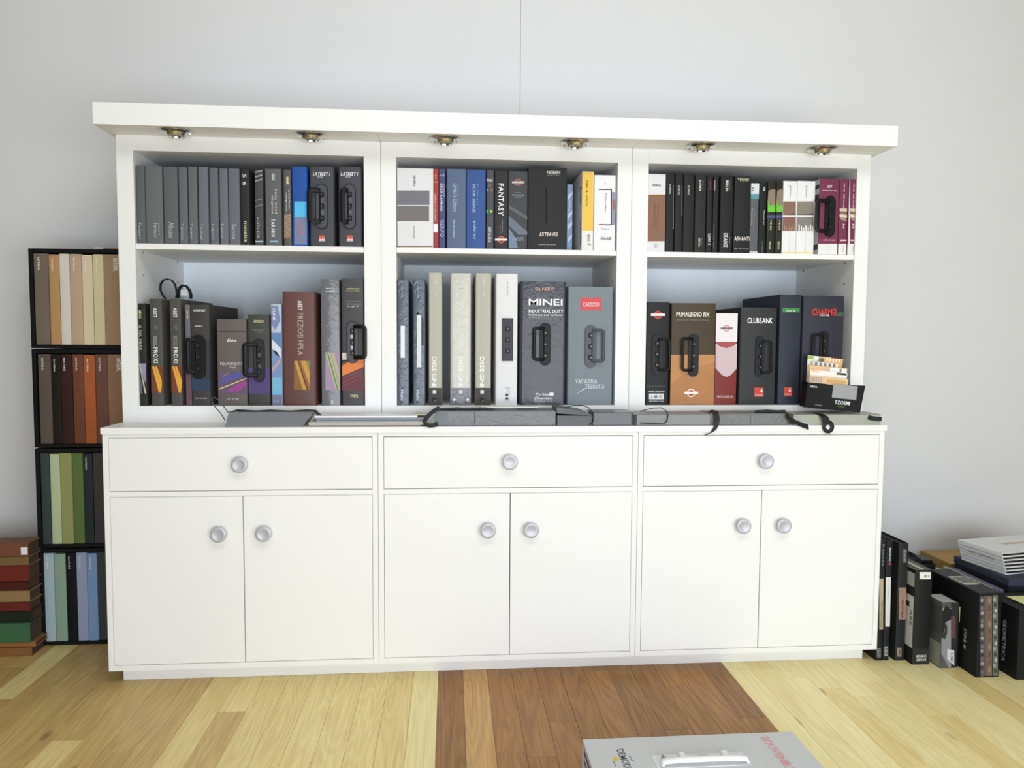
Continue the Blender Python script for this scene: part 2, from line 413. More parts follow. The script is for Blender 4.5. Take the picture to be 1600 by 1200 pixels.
def grip_handle(bk, plate, grip, h='141416', shape='stadium', bar=.0058, m=None, out=.016, inner='1c1c1e', shiny=None):
    y = bk['yf']; m = m or mat(h, .45, 1.0, spec=.22)
    a = at(plate[0], plate[3], y); b = at(plate[2], plate[1], y)
    w_, hh = b.x - a.x, b.z - a.z; cx = (a.x + b.x) / 2
    poly = []
    if shape == 'stadium':
        r = w_ / 2
        for j in range(9):
            q = math.pi * j / 8; poly.append((cx + r * math.cos(q), b.z - r + r * math.sin(q)))
        for j in range(9):
            q = math.pi + math.pi * j / 8; poly.append((cx + r * math.cos(q), a.z + r + r * math.sin(q)))
    else: poly = [(a.x, a.z), (b.x, a.z), (b.x, b.z), (a.x, b.z)]
    hd = MB().prism(poly, y - .0015, y - .0044, 'y').build('handle', m, bk, smooth=30)
    rim = .0026; mid = (a.z + b.z) / 2
    poly2 = [(cx + (px - cx) * (1 - 2 * rim / w_), mid + (pz - mid) * (1 - 2 * rim / hh)) for px, pz in poly]
    MB().prism(poly2, y - .0045, y - .0052, 'y').build('plate_insert', mat(inner, .45, 1.0), hd, smooth=30)
    pm = mat('111112', .45, 1.0, spec=.25); q_ = w_ * .19
    for q in (.24, .5, .76):
        zc = a.z + hh * q
        MB().box((cx - q_, y - .0053, zc - q_), (cx + q_, y - .0088, zc + q_), .0012).build('post', pm, hd)
        MB().lathe([(q_ * .55, 0), (q_ * .5, .0009), (.0004, .0012)], (cx, y - .0088, zc), (0, -1, 0), 10).build('rivet', mat('2c2c30', .3, 1.0, spec=.6), hd, smooth=40)
    if shiny:
        for q in (.37, .63):
            zc = a.z + hh * q; MB().box((cx - q_ * .9, y - .0053, zc - q_ * .8), (cx + q_ * .9, y - .0062, zc + q_ * .8)).build('shiny_insert', mat(shiny, .25, 1.0, spec=.6), hd)
    if grip:
        g0 = at(grip[0], grip[3], y - out); g1 = at(grip[2], grip[1], y - out)
        right = (g0.x + g1.x) / 2 > cx
        far = g1.x - bar if right else g0.x + bar
        near = cx + (w_ * .12 if right else -w_ * .12)
        zt, zb = g1.z - bar, g0.z + bar
        rc = min(.008, abs(far - near) * .3); sg = 1 if right else -1
        pts = [(near, y - .006, zt), (near + sg * .004, y - .009, zt), (far - sg * rc, y - out, zt), (far - sg * rc * .3, y - out, zt - rc * .3), (far, y - out, zt - rc),
               (far, y - out, (zt + zb) / 2), (far, y - out, zb + rc), (far - sg * rc * .3, y - out, zb + rc * .3), (far - sg * rc, y - out, zb), (near + sg * .004, y - .009, zb), (near, y - .006, zb)]
        MB().tube(pts, bar, .0042, up=(0, -1, 0), n=8).build('grip', m, hd, smooth=50)
        MB().tube([(near, y - .0075, zt - .004), (near, y - .0075, zb + .004)], .003, n=8).build('hinge_rod', m, hd, smooth=50)
    return hd

# ---- upper shelf of the bookcase next to the rack
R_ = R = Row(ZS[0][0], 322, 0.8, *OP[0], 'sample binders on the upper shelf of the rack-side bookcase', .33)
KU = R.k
GREY = [(213.4, 226.5, 258.7, '63676a', 'slim grey binder standing against the bookcase side, first of the grey row', 'Tasinarl', 217, 220.5, 347, 373),
        (227, 254, 259.4, '6c7172', 'widest plain grey binder in the grey row', 'Fantasy', 239, 246, 349, 371),
        (255.6, 277.8, 260.6, '65676b', 'second widest plain grey binder, with scattered pale lettering', 'Alkazar', 264, 272, 347, 373),
        (279.4, 292.8, 261.2, '6a6d72', 'slim grey binder just after the two wide grey ones', 'Tarkan', 283.5, 287, 349, 374),
        (294.4, 308, 260.6, '6c6f71', 'fifth grey binder counted from the bookcase side', 'Tangier', 297.5, 301, 349, 374),
        (310, 325.4, 260.6, '70737a', 'sixth grey binder from the bookcase side, slightly bluish', 'Tosinal', 313.5, 317, 349, 374),
        (327.5, 341, 262, '6a6d75', 'seventh grey binder from the bookcase side', 'Logmat', 331, 334.5, 350, 374),
        (343, 356, 263.4, '70737a', 'eighth grey binder from the bookcase side', 'Lonitar', 346.5, 350, 350, 374),
        (357, 374.4, 263.4, '6e6f79', 'ninth and last plain grey binder, beside the black one', 'Santa', 363, 369, 350, 374)]
for l, r, t, h, lab, s, a, b, c_, d_ in GREY:
    bk = book(l, r, t, h, lab, rough=.62, gap=.0014)
    T(bk, a, c_, b, d_, s, 'b0b2b8', 'd')
    if l == 227: T(bk, 247.5, 349, 250, 368, 'nature', '9fa3a8', 'd')
bk = book(376, 390, 264.4, '353535', 'black binder beside the last plain grey one, with yellowish lettering')
T(bk, 379.5, 272, 385, 290, '5 6', 'd7d5cc', 'd'); T(bk, 382, 346, 386.5, 378, 'mosaica', 'dcd9b0', 'd')
bk = book(398, 411, 265, '4d4d4f', 'slim dark grey binder with thin slanted white lines')
for y in (270, 277, 283.5): P(bk, [(398.5, y), (398.5, y - 1.3), (410.7, y - 4.2), (410.7, y - 2.9)], 'b9b9b9')
for y in (314, 323.5): P(bk, [(398.5, y), (398.5, y - .9), (410.7, y - 4.2), (410.7, y - 3.2)], '9a9a9a')
T(bk, 402, 340, 407, 372, 'colozia', 'a7a4ac', 'd'); D(bk, 399, 376.5, 411, 378.6, 'a5cfc8')
bk = book(414.4, 439.4, 263.8, '67686a', 'medium grey binder with two columns of white lettering')
D(bk, 424.5, 271, 430, 282, '8d8d86', 1); T(bk, 425.2, 272, 429.2, 281.5, 'mod', 'e0e0d4', 'd')
T(bk, 430, 296, 433.5, 334, 'home wood', 'c8c8c8', 'd'); T(bk, 424, 305, 427.5, 334, 'elegance', 'c8c8c8', 'd'); T(bk, 424.5, 342, 429.5, 370, 'TARARN', 'e6e6e6', 'd'); D(bk, 422, 376, 434.5, 378.4, '8fb7cc')
bk = book(443, 455, 265, '5e5e5c', 'slim grey binder with gold lettering and brown hatched base')
D(bk, 447, 276, 452, 288, 'a8a070', 1); T(bk, 448, 277, 451, 287, 'mod', 'f0ecc0', 'd'); T(bk, 446.3, 301, 449, 330, 'milagroza', 'cfd0c8', 'd'); T(bk, 451, 297, 453.6, 326, 'aluinium', 'bfc0b8', 'd')
D(bk, 444, 334, 454.5, 373, '8b7566', 1)
for j in range(9): P(bk, [(444, 340 + j * 3.8), (444, 338.6 + j * 3.8), (454.5, 334.6 + j * 3.8), (454.5, 336 + j * 3.8)], 'b09a84')
bk = book(456.5, 480, 260.6, '2b57a8', 'blue binder with a light blue square on its spine')
D(bk, 460, 315, 479, 339, '58b8e8'); D(bk, 460, 339, 479.5, 382, '7a86a0'); T(bk, 467, 348, 474, 367, 'LOOP', 'c07f90', 'd')
for j, (l, r, lab) in enumerate(((484, 522, 'dark grey sample case with black handle, beside the blue binder'), (529, 565, 'dark grey sample case with black handle, at the end of the shelf'))):
    bk = book(l, r, 260.8, '4d4e55', lab, 'sample_case', 'case', rnd=.006)
    o = l - 484 if j == 0 else 43.5
    T(bk, 489 + o, 269.5, 515 + o, 274.5, 'LATBEET I', 'f2f2f2', 'h', .04); T(bk, 496 + o, 275.6, 505 + o, 278, 'design', 'd8d8d8', 'h')
    g = (480 + o, 293, 497 + o, 349) if j == 0 else (531.5, 293, 547, 350)
    grip_handle(bk, (493.5 + o, 287.5, 512.5 + o, 358), g, inner='4a4b52', shiny='5d5f68', bar=.0085)
    D(bk, 498.5 + o, 368, 507.5 + o, 373.5, 'd8605a'); D(bk, 498.5 + o, 373.5, 507.5 + o, 377, 'ece6e6'); T(bk, 499.5 + o, 374.3, 506.8 + o, 376.4, 'lebo', '9a3a3a', 'h')

# ---- upper shelf of the middle bookcase
R_ = R = Row(ZS[1][0], 326, KU, *OP[1], 'sample binders on the upper shelf of the middle bookcase', .33)
bk = book(620.6, 677, 263, 'dcdcde', 'wide white sample box with two grey swatches on its spine', 'sample_box', 'box', rnd=.001, pages=mat('cfcfcf'))
for j, h in ((0, '7b7a82'), (1, '7d7779')):
    D(bk, 621, 297.5 + j * 24.5, 671 - j * .5, 320.5 + j * 25, h)
T(bk, 646, 274, 649.5, 291.5, 'GENERA', '70707a', 'd'); T(bk, 646, 353, 648.5, 373, 'naturale', '9a9a9a', 'd'); D(bk, 621, 384, 676, 386, '8a6a55')
bk = book(677.2, 685.4, 263.8, 'a8453f', 'slim red binder beside the wide white box')
T(bk, 680, 273, 682.2, 280, 'lot', 'e8c8c0', 'd'); D(bk, 677.5, 284, 685, 284.9, 'e0b0a8'); T(bk, 678.6, 303, 681.5, 346, 'LAMINATO DECORATI', 'e8b8b0', 'd'); D(bk, 676.5, 350, 684, 363, 'e6e6ea')
bk = book(685.8, 696, 264, '4a5580', 'slim navy binder between the red one and the blue-grey one')
T(bk, 687, 272.5, 695, 275.5, 'AIR', 'a8b0d0', 'h'); T(bk, 688, 287, 691.5, 330, 'DECO LAMINAR', 'e4e6f0', 'd'); T(bk, 693, 287, 695, 308, 'creative', 'b8c0dc', 'd')
T(bk, 688, 344, 690.5, 362, 'ABET', 'c4cae0', 'd'); T(bk, 691.5, 343, 694, 364, 'serie S', 'c4cae0', 'd'); T(bk, 688, 365, 693.5, 370, 'O', 'd0d6ea', 'h')
bk = book(698, 728, 264, '60708e', 'wide blue-grey binder beside the brighter blue one')
T(bk, 708, 287, 712.5, 331, 'LAMINATE ELEMENTS', 'b4c0dc', 'd'); T(bk, 713.5, 287, 716.5, 322, 'collection decor', '90a0c0', 'd'); T(bk, 708, 343, 711, 371, 'wilsen', 'b4c0dc', 'd')
bk = book(728.6, 758.8, 265, '3f5a97', 'wide royal blue binder beside the blue-grey one')
T(bk, 738.5, 288, 743, 332, 'DECORI ESSENZE', 'b4c4e8', 'd'); T(bk, 745, 288, 748, 320, 'laminati', '7890c4', 'd'); T(bk, 739, 346, 744, 374, 'polyrey', 'b4c4e8', 'd')
bk = book(760, 771.5, 266, '555557', 'slim grey binder with small turquoise and yellow marks')
T(bk, 760.5, 280, 770, 283.5, 'FENIX', 'e8e8e8', 'h'); T(bk, 764.5, 287, 766.5, 292, 'ntm', 'c0b090', 'd'); D(bk, 760, 295, 763, 299, '38a8b8'); D(bk, 766.5, 295, 769.5, 299, 'a06848')
D(bk, 760, 327.5, 763, 333, '38a8a0'); D(bk, 764, 326.5, 770, 333, '3c7a50'); D(bk, 766, 329, 769, 332, 'd8d040', 2); T(bk, 762.5, 354, 767.5, 379, 'ARPAUKA', 'd0d0d2', 'd')
def roundel(bk, x, y, r, h='c05848', bar='e6ddd8', w=1.7, name='emblem', fill=None, r2=.62):
    pts = [(x + r * math.cos(q * math.pi / 12), y + r * math.sin(q * math.pi / 12)) for q in range(24)]
    P(bk, pts, h, 2, name)
    P(bk, [(x + r * r2 * math.cos(q * math.pi / 12), y + r * r2 * math.sin(q * math.pi / 12)) for q in range(24)], fill or '3c3c3e', 3, name)
    P(bk, [(x - r * w, y + r * .25), (x + r * w, y + r * .25), (x + r * w, y - r * .3), (x - r * w, y - r * .3)], bar, 4, name)
bk = book(772.5, 793.8, 267, '39393a', 'black binder with large white lettering, beside the slim grey marked one')
T(bk, 778.5, 287, 787, 337, 'FANTASY', 'f0f0f0', 'd'); T(bk, 784, 342, 786, 364, 'collezione', 'a8a8a8', 'd'); T(bk, 780.5, 352, 782.5, 365, 'wood', '909090', 'd'); roundel(bk, 783, 374.5, 5.6, 'c8604a')
bk = book(794, 824.4, 267.5, '4a4c4f', 'grey binder with a roundel and pale light streaks')
roundel(bk, 809.5, 285, 5.6, 'b07068', 'c8b8b8', fill='4a4c4f'); T(bk, 804, 300, 814, 302, 'serie', '989a9c', 'h'); T(bk, 800.5, 303, 818, 306, 'Structural', 'a4a6a8', 'h'); T(bk, 804, 306.8, 815, 309, 'colours', '989a9c', 'h')
P(bk, [(795, 320), (824, 338), (824, 344), (795, 326)], '64686c'); P(bk, [(795, 337), (824, 362), (824, 367), (810, 367), (795, 352)], '6f7a86'); P(bk, [(795, 356), (806, 372), (809, 387), (795, 387)], '7888a0'); T(bk, 800, 371, 817.5, 376, 'CONCRETE', 'a8b0b8', 'h')
bk = book(825, 885, 262, '323234', 'wide black sample box with a vertical slot in its spine', 'sample_box', 'box', rnd=.002)
T(bk, 854.5, 267.5, 875, 272, 'MODEM', 'e8e8e4', 'h'); T(bk, 854.5, 273.5, 875, 275.2, 'design & idea', '9a9a98', 'h'); D(bk, 851.5, 293.5, 855.5, 349, '080808', 1, 'slot', 1.0)
T(bk, 843, 363.5, 870.5, 369, 'EXTRAVEG', 'f0e8d8', 'h', .05); T(bk, 841.5, 381, 869, 383.5, 'natural impressions', 'b8b8b4', 'h')
bk = book(886, 894.5, 288, '8ea2bd', 'thin pale blue brochure pushed deep behind its neighbours', 'brochure', 'brochure', yf=U0 + .07, depth=.22, rnd=.001, pages=mat('a9b4c4'))
for y in (305, 335, 352, 372): P(bk, [(887, y + 8), (887, y), (897, y - 6), (897, y - 1)], 'c2cede')
T(bk, 888, 314, 891, 330, 'infog', 'dde4ee', 'd')
bk = book(909.3, 927.3, 268, 'e0e0de', 'white binder with a yellow spine, beside the bracketed white one', depth=.26, rnd=.001, pages=mat('c9c9c6'))
D(bk, 909.5, 268.5, 927.2, 360.6, 'e6bd55')
T(bk, 915.5, 281, 918.5, 322, 'AMS & OSLO', '7a6030', 'd'); T(bk, 917.8, 367, 921.5, 377, 'EDIZ', '555555', 'd'); T(bk, 918.5, 380, 923.5, 383, 'EA', '555555', 'h')
sx = bk['x0']; z1 = bk['z1']
for (ya, yb, za, zb_, s_) in ((.17, .20, z1 - .11, z1 - .05, 'Lo'), (.165, .19, z1 - .26, z1 - .17, 'arte Rel')):
    lettering(bk, s_, (sx, yb, zb_), (0, 0, za - zb_), (0, ya - yb, 0), mat('3c3c3c', .6, KU), (-1, 0, 0), .0007)
bk = book(928.5, 961.3, 273.8, 'e6e6e8', 'white binder with a dark bracket line and a small picture strip', rnd=.001, pages=mat('c9c9c6'))
D(bk, 956.5, 300, 961, 352, '8e92aa'); D(bk, 957, 312, 961, 327, 'a06a66', 2)
for a in ((935.5, 295, 956, 296.8), (954.4, 296, 956.2, 351)): D(bk, *a, '45454c', 3)
D(bk, 935.5, 350, 944, 351.8, 'b05060', 3); D(bk, 944, 350.3, 956, 352.2, '50505a', 3)
T(bk, 945, 302, 948, 332, 'Giardini', '9a9a9e', 'd'); T(bk, 939, 356, 952, 359, 'Creavit', '9aa0a4', 'h'); T(bk, 938, 370, 955, 375, 'Abvidil', '6a6a70', 'h'); T(bk, 944.5, 285, 947, 290, 'da', 'c0c0c2', 'd')

# ---- upper shelf of the bookcase at the floor binders
R_ = R = Row(ZS[2][0], 335, KU, *OP[2], 'sample binders on the upper shelf of the bookcase with maroon spines', .33)
bk = book(1012.5, 1039.3, 272, 'dcdcde', 'white binder with a brown block on its spine, first of the row', rnd=.001, pages=mat('c9c9c6'))
D(bk, 1010, 304.5, 1042, 377, '8c6a56'); D(bk, 1010, 303.4, 1042, 304.8, 'd8bc78'); T(bk, 1019, 287.5, 1033, 291, 'GENERAL', '505050', 'h'); T(bk, 1022, 318, 1024, 356, 'melaminico', '6a4c3c', 'd'); T(bk, 1027, 320, 1029, 360, 'laminato', '6a4c3c', 'd'); T(bk, 1022, 380.5, 1028, 386.5, 'ID', 'b8b8bc', 'h')
for j, (l, r, t, lab) in enumerate(((1040.2, 1053.4, 272, 'black binder directly beside the brown and white one'), (1054.2, 1066.8, 271, 'black binder, second beside the brown and white one'), (1067.4, 1084.5, 272.5, 'black binder, third beside the brown and white one'))):
    bk = book(l, r, t, '2b2b2b', lab)
    xm = (l + r) / 2
    T(bk, xm - 1.6, 288.5 + j, xm + 1.6, 303 + j, 'ELMING', 'c8c8c8', 'd')
    if j < 2: D(bk, r - 1.6, 290, r - .9, 358 - j * 20, '8c8c8c', 2, 'silver_line')
    if j == 1: loop_bk = bk
bk = book(1085.6, 1103, 273.8, '323232', 'charcoal binder with two white titles, fifth of the row')
T(bk, 1092, 281, 1096, 298.5, 'ALPINEX', 'e8e8e8', 'd'); T(bk, 1097.5, 281, 1099.5, 296, 'surface', '909090', 'd'); T(bk, 1091, 371.5, 1094, 385.5, 'ABRAXA', 'e8e4d0', 'd'); T(bk, 1095, 372, 1097, 383, 'decors', '909090', 'd')
bk = book(1103.8, 1113.2, 275, '2a2a2a', 'slim black binder with red lettering near its top')
T(bk, 1108.3, 282.5, 1111, 297, 'ABOVE', 'b04848', 'd'); T(bk, 1105.5, 365, 1110.5, 382.5, 'GAMA 0', 'd8d8d4', 'd')
bk = book(1113.8, 1122.5, 275.6, '2c2c30', 'slim black binder beside the one with red lettering')
T(bk, 1115.5, 282.5, 1117.5, 298, 'KAOLEX', 'dcdcdc', 'd'); T(bk, 1114, 350, 1116, 386, 'formica pa', 'a8a8a8', 'd')
bk = book(1125, 1145.5, 275, '28282a', 'black binder with large white title near its base')
T(bk, 1133.5, 282, 1138, 299, 'BERLIN', 'ecead8', 'd'); T(bk, 1139.5, 282, 1141.5, 297, 'surfacing', '888888', 'd'); T(bk, 1130, 365, 1137, 386.5, 'EKANX', 'f0f0f0', 'd'); T(bk, 1139, 370, 1141, 381, 'colour', '989898', 'd')
bk = book(1146.6, 1171.8, 275.6, '2b2b2b', 'wide black box with a yellowish heading, beside the grey teal one', 'sample_box', 'box', rnd=.002)
T(bk, 1152, 278.5, 1170, 280.5, 'Venetian', 'e0e0d4', 'h'); T(bk, 1156, 281, 1169.5, 283, 'Furlan', 'c8c890', 'h'); T(bk, 1147, 370, 1171, 376, 'ASHANTI', 'e8e4d4', 'h'); T(bk, 1147, 387.5, 1169, 390, 'slim plus wood', 'a8a8a4', 'h')
bk = book(1172.3, 1185.3, 286, '63656a', 'slim grey binder with a white and teal top')
D(bk, 1170, 286.5, 1187, 303, 'd4d8dc'); D(bk, 1170, 303, 1187, 310.8, '5c9aa2'); T(bk, 1174.5, 292, 1178, 301, '51.', '686868', 'd'); T(bk, 1173.5, 325, 1176, 352, 'forms inside', 'c0c0c4', 'd'); T(bk, 1177, 325, 1179, 360, 'collection', 'a8a8ac', 'd'); D(bk, 1170, 393, 1185, 397, 'c8c8cc')
bk = book(1185.8, 1197.3, 284.4, '27292a', 'black binder between the grey teal one and the green ones')
T(bk, 1192.5, 292, 1195.5, 299, 'SB', 'e0e0e0', 'd'); T(bk, 1192.5, 329, 1194.5, 352, 'Mondrian', 'd4d4d4', 'd'); T(bk, 1190, 377, 1192, 395, 'arfusaro', '909098', 'd')
for j, (l, r, lab) in enumerate(((1198.6, 1211.5, 'black binder with green grass picture, beside the plain black one'), (1212.3, 1222.6, 'black binder with green grass picture, beside the white brown one'))):
    bk = book(l, r, 283.8, '303128', lab)
    P(bk, [(l + 1, 314), (l + 2, 298), (l + 7, 296), (r, 296), (r, 323), (l + 1, 323)], '94806c', 2)
    P(bk, [(l + 1, 331), (l + .6, 313), (l + 3, 320), (l + 6, 322), (l + 9, 319), (r, 322), (r, 331)], '6cc43c', 3)
    D(bk, l, 336, r, 341, '54548a', 2); T(bk, l + 4, 343, l + 7, 359, 'VIRDI', 'c8c8b8', 'd'); T(bk, l + .8, 342, l + 2.4, 360, 'prato', '708048', 'd'); T(bk, l + 2, 377, l + 5.5, 390, 'TINTAX', 'd8d8b0', 'd')
for j, (l, r, h1, h2, lab) in enumerate(((1223, 1244.8, '8c6e60', '8a665a', 'white binder with two brown blocks on its spine'), (1245.2, 1272.5, '8c8678', '8b8682', 'white binder with two taupe blocks on its spine'))):
    bk = book(l, r, 282.8, 'e4e4e4', lab, rnd=.001, pages=mat('c9c9c6'))
    D(bk, l - 2, 314.8, r - 1.2, 335, h1); D(bk, l - 2, 339, r - 1.2, 361, h2)
    P(bk, [(l, 335.8), (l, 334.6), (r - 1.2, 333.6), (r - 1.2, 336)], '5c4c44', 3); D(bk, l - 2, 393.5, r, 396, 'e8d898')
    T(bk, (l + r) / 2, 293, (l + r) / 2 + 2, 309, 'EUROELLA', '6a6a6a', 'd'); T(bk, (l + r) / 2 - 2, 290, (l + r) / 2 + 4, 291.5, 'abetin', 'a0a0a0', 'h'); T(bk, (l + r) / 2 - 1, 366, (l + r) / 2 + .4, 392, 'laminato idea', 'a8a8a8', 'd')
    for q in range(7):
        x = l + 2.5 + q * (r - l - 6) / 6; D(bk, x, 351 + (q * 7 % 5) * 1.2, x + (.8 if j == 0 else 1.9), 360.5, 'c0a090' if j == 0 else 'e8e4dc', 3)
bk = book(1279.5, 1310, 279.4, '7c3a54', 'wide maroon sample case with black handle and white base', 'sample_case', 'case', depth=.3, rnd=.001, pages=mat('d0d0d0'))
D(bk, 1274, 381, 1312, 398, 'e4e4e2')
sx, z1, zz0 = bk['x0'], bk['z1'], bk['z0']
mb = MB(); mb.add([(sx - .0004, YF + .001, zz0 + .0005), (sx - .0004, YF + .001, z1 - .0005), (sx - .0004, YF + .29, z1 - .0005), (sx - .0004, YF + .29, zz0 + .0005)], [(0, 1, 2, 3)]); mb.build('white_side', mat('d8d8de', .5, KU), bk)
for za, zb_ in ((.02, .035), (.055, .08), (.24, .26)):
    mb = MB(); mb.add([(sx - .0008, YF + .002, z1 - zb_), (sx - .0008, YF + .002, z1 - za), (sx - .0008, YF + .05, z1 - za), (sx - .0008, YF + .05, z1 - zb_)], [(0, 1, 2, 3)]); mb.build('printed_panel', mat('50505a', .5, KU), bk)
T(bk, 1292.5, 289, 1299.5, 293.8, 'IAIV', 'f0e8ec', 'h', .1); T(bk, 1284.5, 296.8, 1307.5, 299, 'monolaminate range', 'e0c8d0', 'h'); T(bk, 1286, 374, 1305.5, 376, 'ateliers of colour', 'e0c8d0', 'h'); T(bk, 1295, 385, 1296.2, 393, 'abet', '909090', 'd')
grip_handle(bk, (1287, 306, 1305.5, 370.5), (1273, 310, 1297, 364), bar=.0085, out=.02)
for j, (l, r, lab) in enumerate(((1311, 1324, 'slim maroon binder beside the maroon case'), (1327.5, 1337.5, 'slim maroon binder touching the bookcase side, last of the row'))):
    if j: l -= 2.2
    bk = book(l, r, 280, '7b3850', lab, rnd=.001, pages=mat('d8d8d8'))
    if j: l += 2.2; D(bk, l - 3, 278, l + .6, 398, 'dcd8dc', 1)
    D(bk, l - 4, 381, r + 2, 398, 'e4e4e2', 2)
    xm = (l + r) / 2 + .5
    T(bk, xm - 1, 287, xm + 1.8, 324, 'FINE GRANI', 'ecdce4', 'd')
    for q, hh in enumerate(('cfc0a8', '8a6e64', 'd8ccb8', 'a89080')):
        P(bk, [(l + 1.2 + (q % 2) * 2, 330 + q * 4.5), (l + .6, 325.5 + q * 4.5), (r - .6 - (q % 2) * 3, 325.5 + q * 5), (r - .8, 331 + q * 5)], hh, 3)
    T(bk, xm - 1.5, 350, xm + 1.2, 357, 'B&', 'ecdce4', 'd'); D(bk, l + 2, 374.5, r - .5, 376.6, 'e0c8d0', 3); T(bk, xm - 1, 384, xm + .6, 394, 'abet', '808080', 'd')

# ---- lower shelf of the bookcase next to the rack
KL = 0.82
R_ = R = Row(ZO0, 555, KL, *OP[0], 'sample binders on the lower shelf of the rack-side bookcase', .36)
bk = book(214.3, 228.7, 474.4, '34352f', 'slim black binder with pale diagonal print, against the bookcase side')
D(bk, 217, 484, 222, 498, '55564e', 1); T(bk, 217.6, 485, 221, 497, 'abet', 'e8e2a8', 'd'); T(bk, 218, 508, 221, 547, 'G NA FIBRE', 'b8b8b0', 'd')
P(bk, [(217, 568), (228, 568), (228, 600), (224, 590)], '9a90b0'); P(bk, [(216, 568), (218.5, 568), (228, 612), (228, 616), (226, 614)], 'c8c0b0', 3); P(bk, [(216, 578), (222, 602), (222, 615), (218, 615)], '706a78', 3)
for j, (l, r, lab) in enumerate(((235.2, 254.3, 'dark grey binder with orange stripes, beside the slim black one'), (266.5, 283.6, 'dark grey binder with orange stripes, beside the slim grey maroon one'))):
    bk = book(l, r, 467, '55534f', lab, rnd=.003)
    m0 = l - 235
    T(bk, 239.5 + m0, 481, 245 + m0, 496, 'ABET', 'e8e8e4', 'd'); T(bk, 241 + m0, 508, 246 + m0, 516, 'HP', '7c7a74', 'd'); T(bk, 240 + m0, 525, 242.3 + m0, 541, 'formas', 'c0beb8', 'd'); T(bk, 243.4 + m0, 525, 245.6 + m0, 541, 'decor', 'b0aea8', 'd')
    T(bk, 240 + m0, 543, 246.5 + m0, 567, 'PROXI', 'eeeeea', 'd')
    x0, x1 = 235.5 + m0, 253 + m0
    D(bk, l - 1, 572.5, r + 1, 613.5, '7b4434', 1)
    for q in range(2): P(bk, [(x0 + 2 + q * 4.2, 572.5), (x0 + 5.4 + q * 4.2, 572.5), (x0 + 16.5 + min(q, .3) * 2, 606 - q * 12), (x0 + 16 + q, 613.5 - q * 7), (x0 + 12.5 + q * 3.5, 613.5 - q * 8)], 'e0a640', 2)
bk = book(289.5, 298, 476, '6f6d72', 'slim grey and maroon binder partly behind a black case handle', depth=.33)
D(bk, 288, 528, 300, 585, '3a3a3c', 1); D(bk, 288, 585, 300, 635, '6e5058', 1); T(bk, 292, 485, 294.6, 498, 'abet', 'e0d8a0', 'd')
bk = book(298.6, 328, 476, '464341', 'dark sample case with black handle and deep blue band', 'sample_case', 'case', rnd=.004)
T(bk, 302, 483, 320, 486.5, 'construct', 'f0f0f0', 'h', .08); T(bk, 304.5, 508, 316.5, 511, 'uplex', 'ececec', 'h'); D(bk, 297, 592, 330, 610, '35475f'); D(bk, 297, 530, 330, 592, '3b3e46', 1); T(bk, 305, 621, 323.5, 623.5, 'colour and design', 'd0d0d0', 'h')
grip_handle(bk, (300, 523, 321, 592), (291, 528, 312, 584), bar=.006)
bk = book(339.5, 385.4, 499, '6c6462', 'wide grey-brown box with lid line and violet picture band', 'sample_box', 'box', rnd=.002)
D(bk, 338, 517.6, 387, 519, '413c3a', 1, 'lid_line'); T(bk, 355, 529.5, 369, 534, 'Elaine', 'f0f0f0', 'h', .1); T(bk, 344.5, 566, 379, 571, 'EQUALEQUITS', 'd4d0d0', 'h'); T(bk, 358.5, 573, 368.5, 576, 'range', 'c8c4c4', 'h')
D(bk, 341, 582, 385, 615, '6a5a74', 1); P(bk, [(343, 600), (350, 590), (366, 582), (384, 582), (384, 588), (360, 594)], '5a5c9c'); P(bk, [(352, 612), (366, 602), (384, 594), (384, 603), (372, 612)], 'a04c90', 3); P(bk, [(342, 609), (342, 607.4), (385, 590.5), (385, 592)], 'e0c878', 4); P(bk, [(348, 588), (357, 582), (357, 583.2), (348, 589)], 'd09080', 4)
T(bk, 355.5, 622, 373, 624.6, 'art of hpl', 'e0e0e0', 'h')
bk = book(387.6, 421.3, 491.5, '4b4b47', 'dark olive sample case with black handle and purple band', 'sample_case', 'case', rnd=.004)
T(bk, 396, 498.5, 411.5, 504, 'Interiors', 'd8d0a0', 'h', .15); T(bk, 394, 514.5, 413, 517, 'compactoplate', 'a8a89c', 'h'); T(bk, 398, 518, 410, 519.8, 'surface', '909088', 'h'); D(bk, 386, 575, 423, 615.5, '5a4a7c')
grip_handle(bk, (396.5, 529.5, 413.5, 597), (379, 534.5, 401, 590), bar=.0078, inner='303034', shiny='4a4e5a')
bk = book(424.4, 440, 475, 'b4bed0', 'slim pale binder with blue ocean picture spine', rnd=.001, pages=mat('c9c9c6'))
D(bk, 423, 520, 441, 550, '6a88b4'); D(bk, 423, 550, 441, 590, '7c93bc', 1); D(bk, 423, 590, 441, 617, '76b4d8', 1); D(bk, 423, 617, 441, 636, '7a8098', 1)
P(bk, [(424, 478), (434, 478), (438, 500), (430, 516), (424, 506)], '8088b4'); P(bk, [(425, 530), (439, 545), (439, 560), (425, 545)], 'd4d8e4', 3); P(bk, [(427, 546), (434, 551), (437, 558), (430, 553)], '2c2c34', 4); P(bk, [(425, 575), (438, 560), (438, 566), (425, 583)], 'b8a0b0', 3)
T(bk, 426.5, 481, 430, 500, 'CLINE', 'e8e8f0', 'd'); T(bk, 427, 625, 436, 629, 'print', 'b0b8cc', 'h')
bk = book(441.8, 493.5, 456, '6b4a46', 'wide brown-maroon binder with a gold striped panel', rnd=.010, rough=.4)
T(bk, 465.5, 470, 472.5, 485, 'ABET', 'f0ecec', 'd'); T(bk, 465.5, 489, 473.5, 555, 'PREZIOSI HPLA', 'b8a4a0', 'd'); D(bk, 459.5, 563.5, 484, 609, '8f6a40', 1)
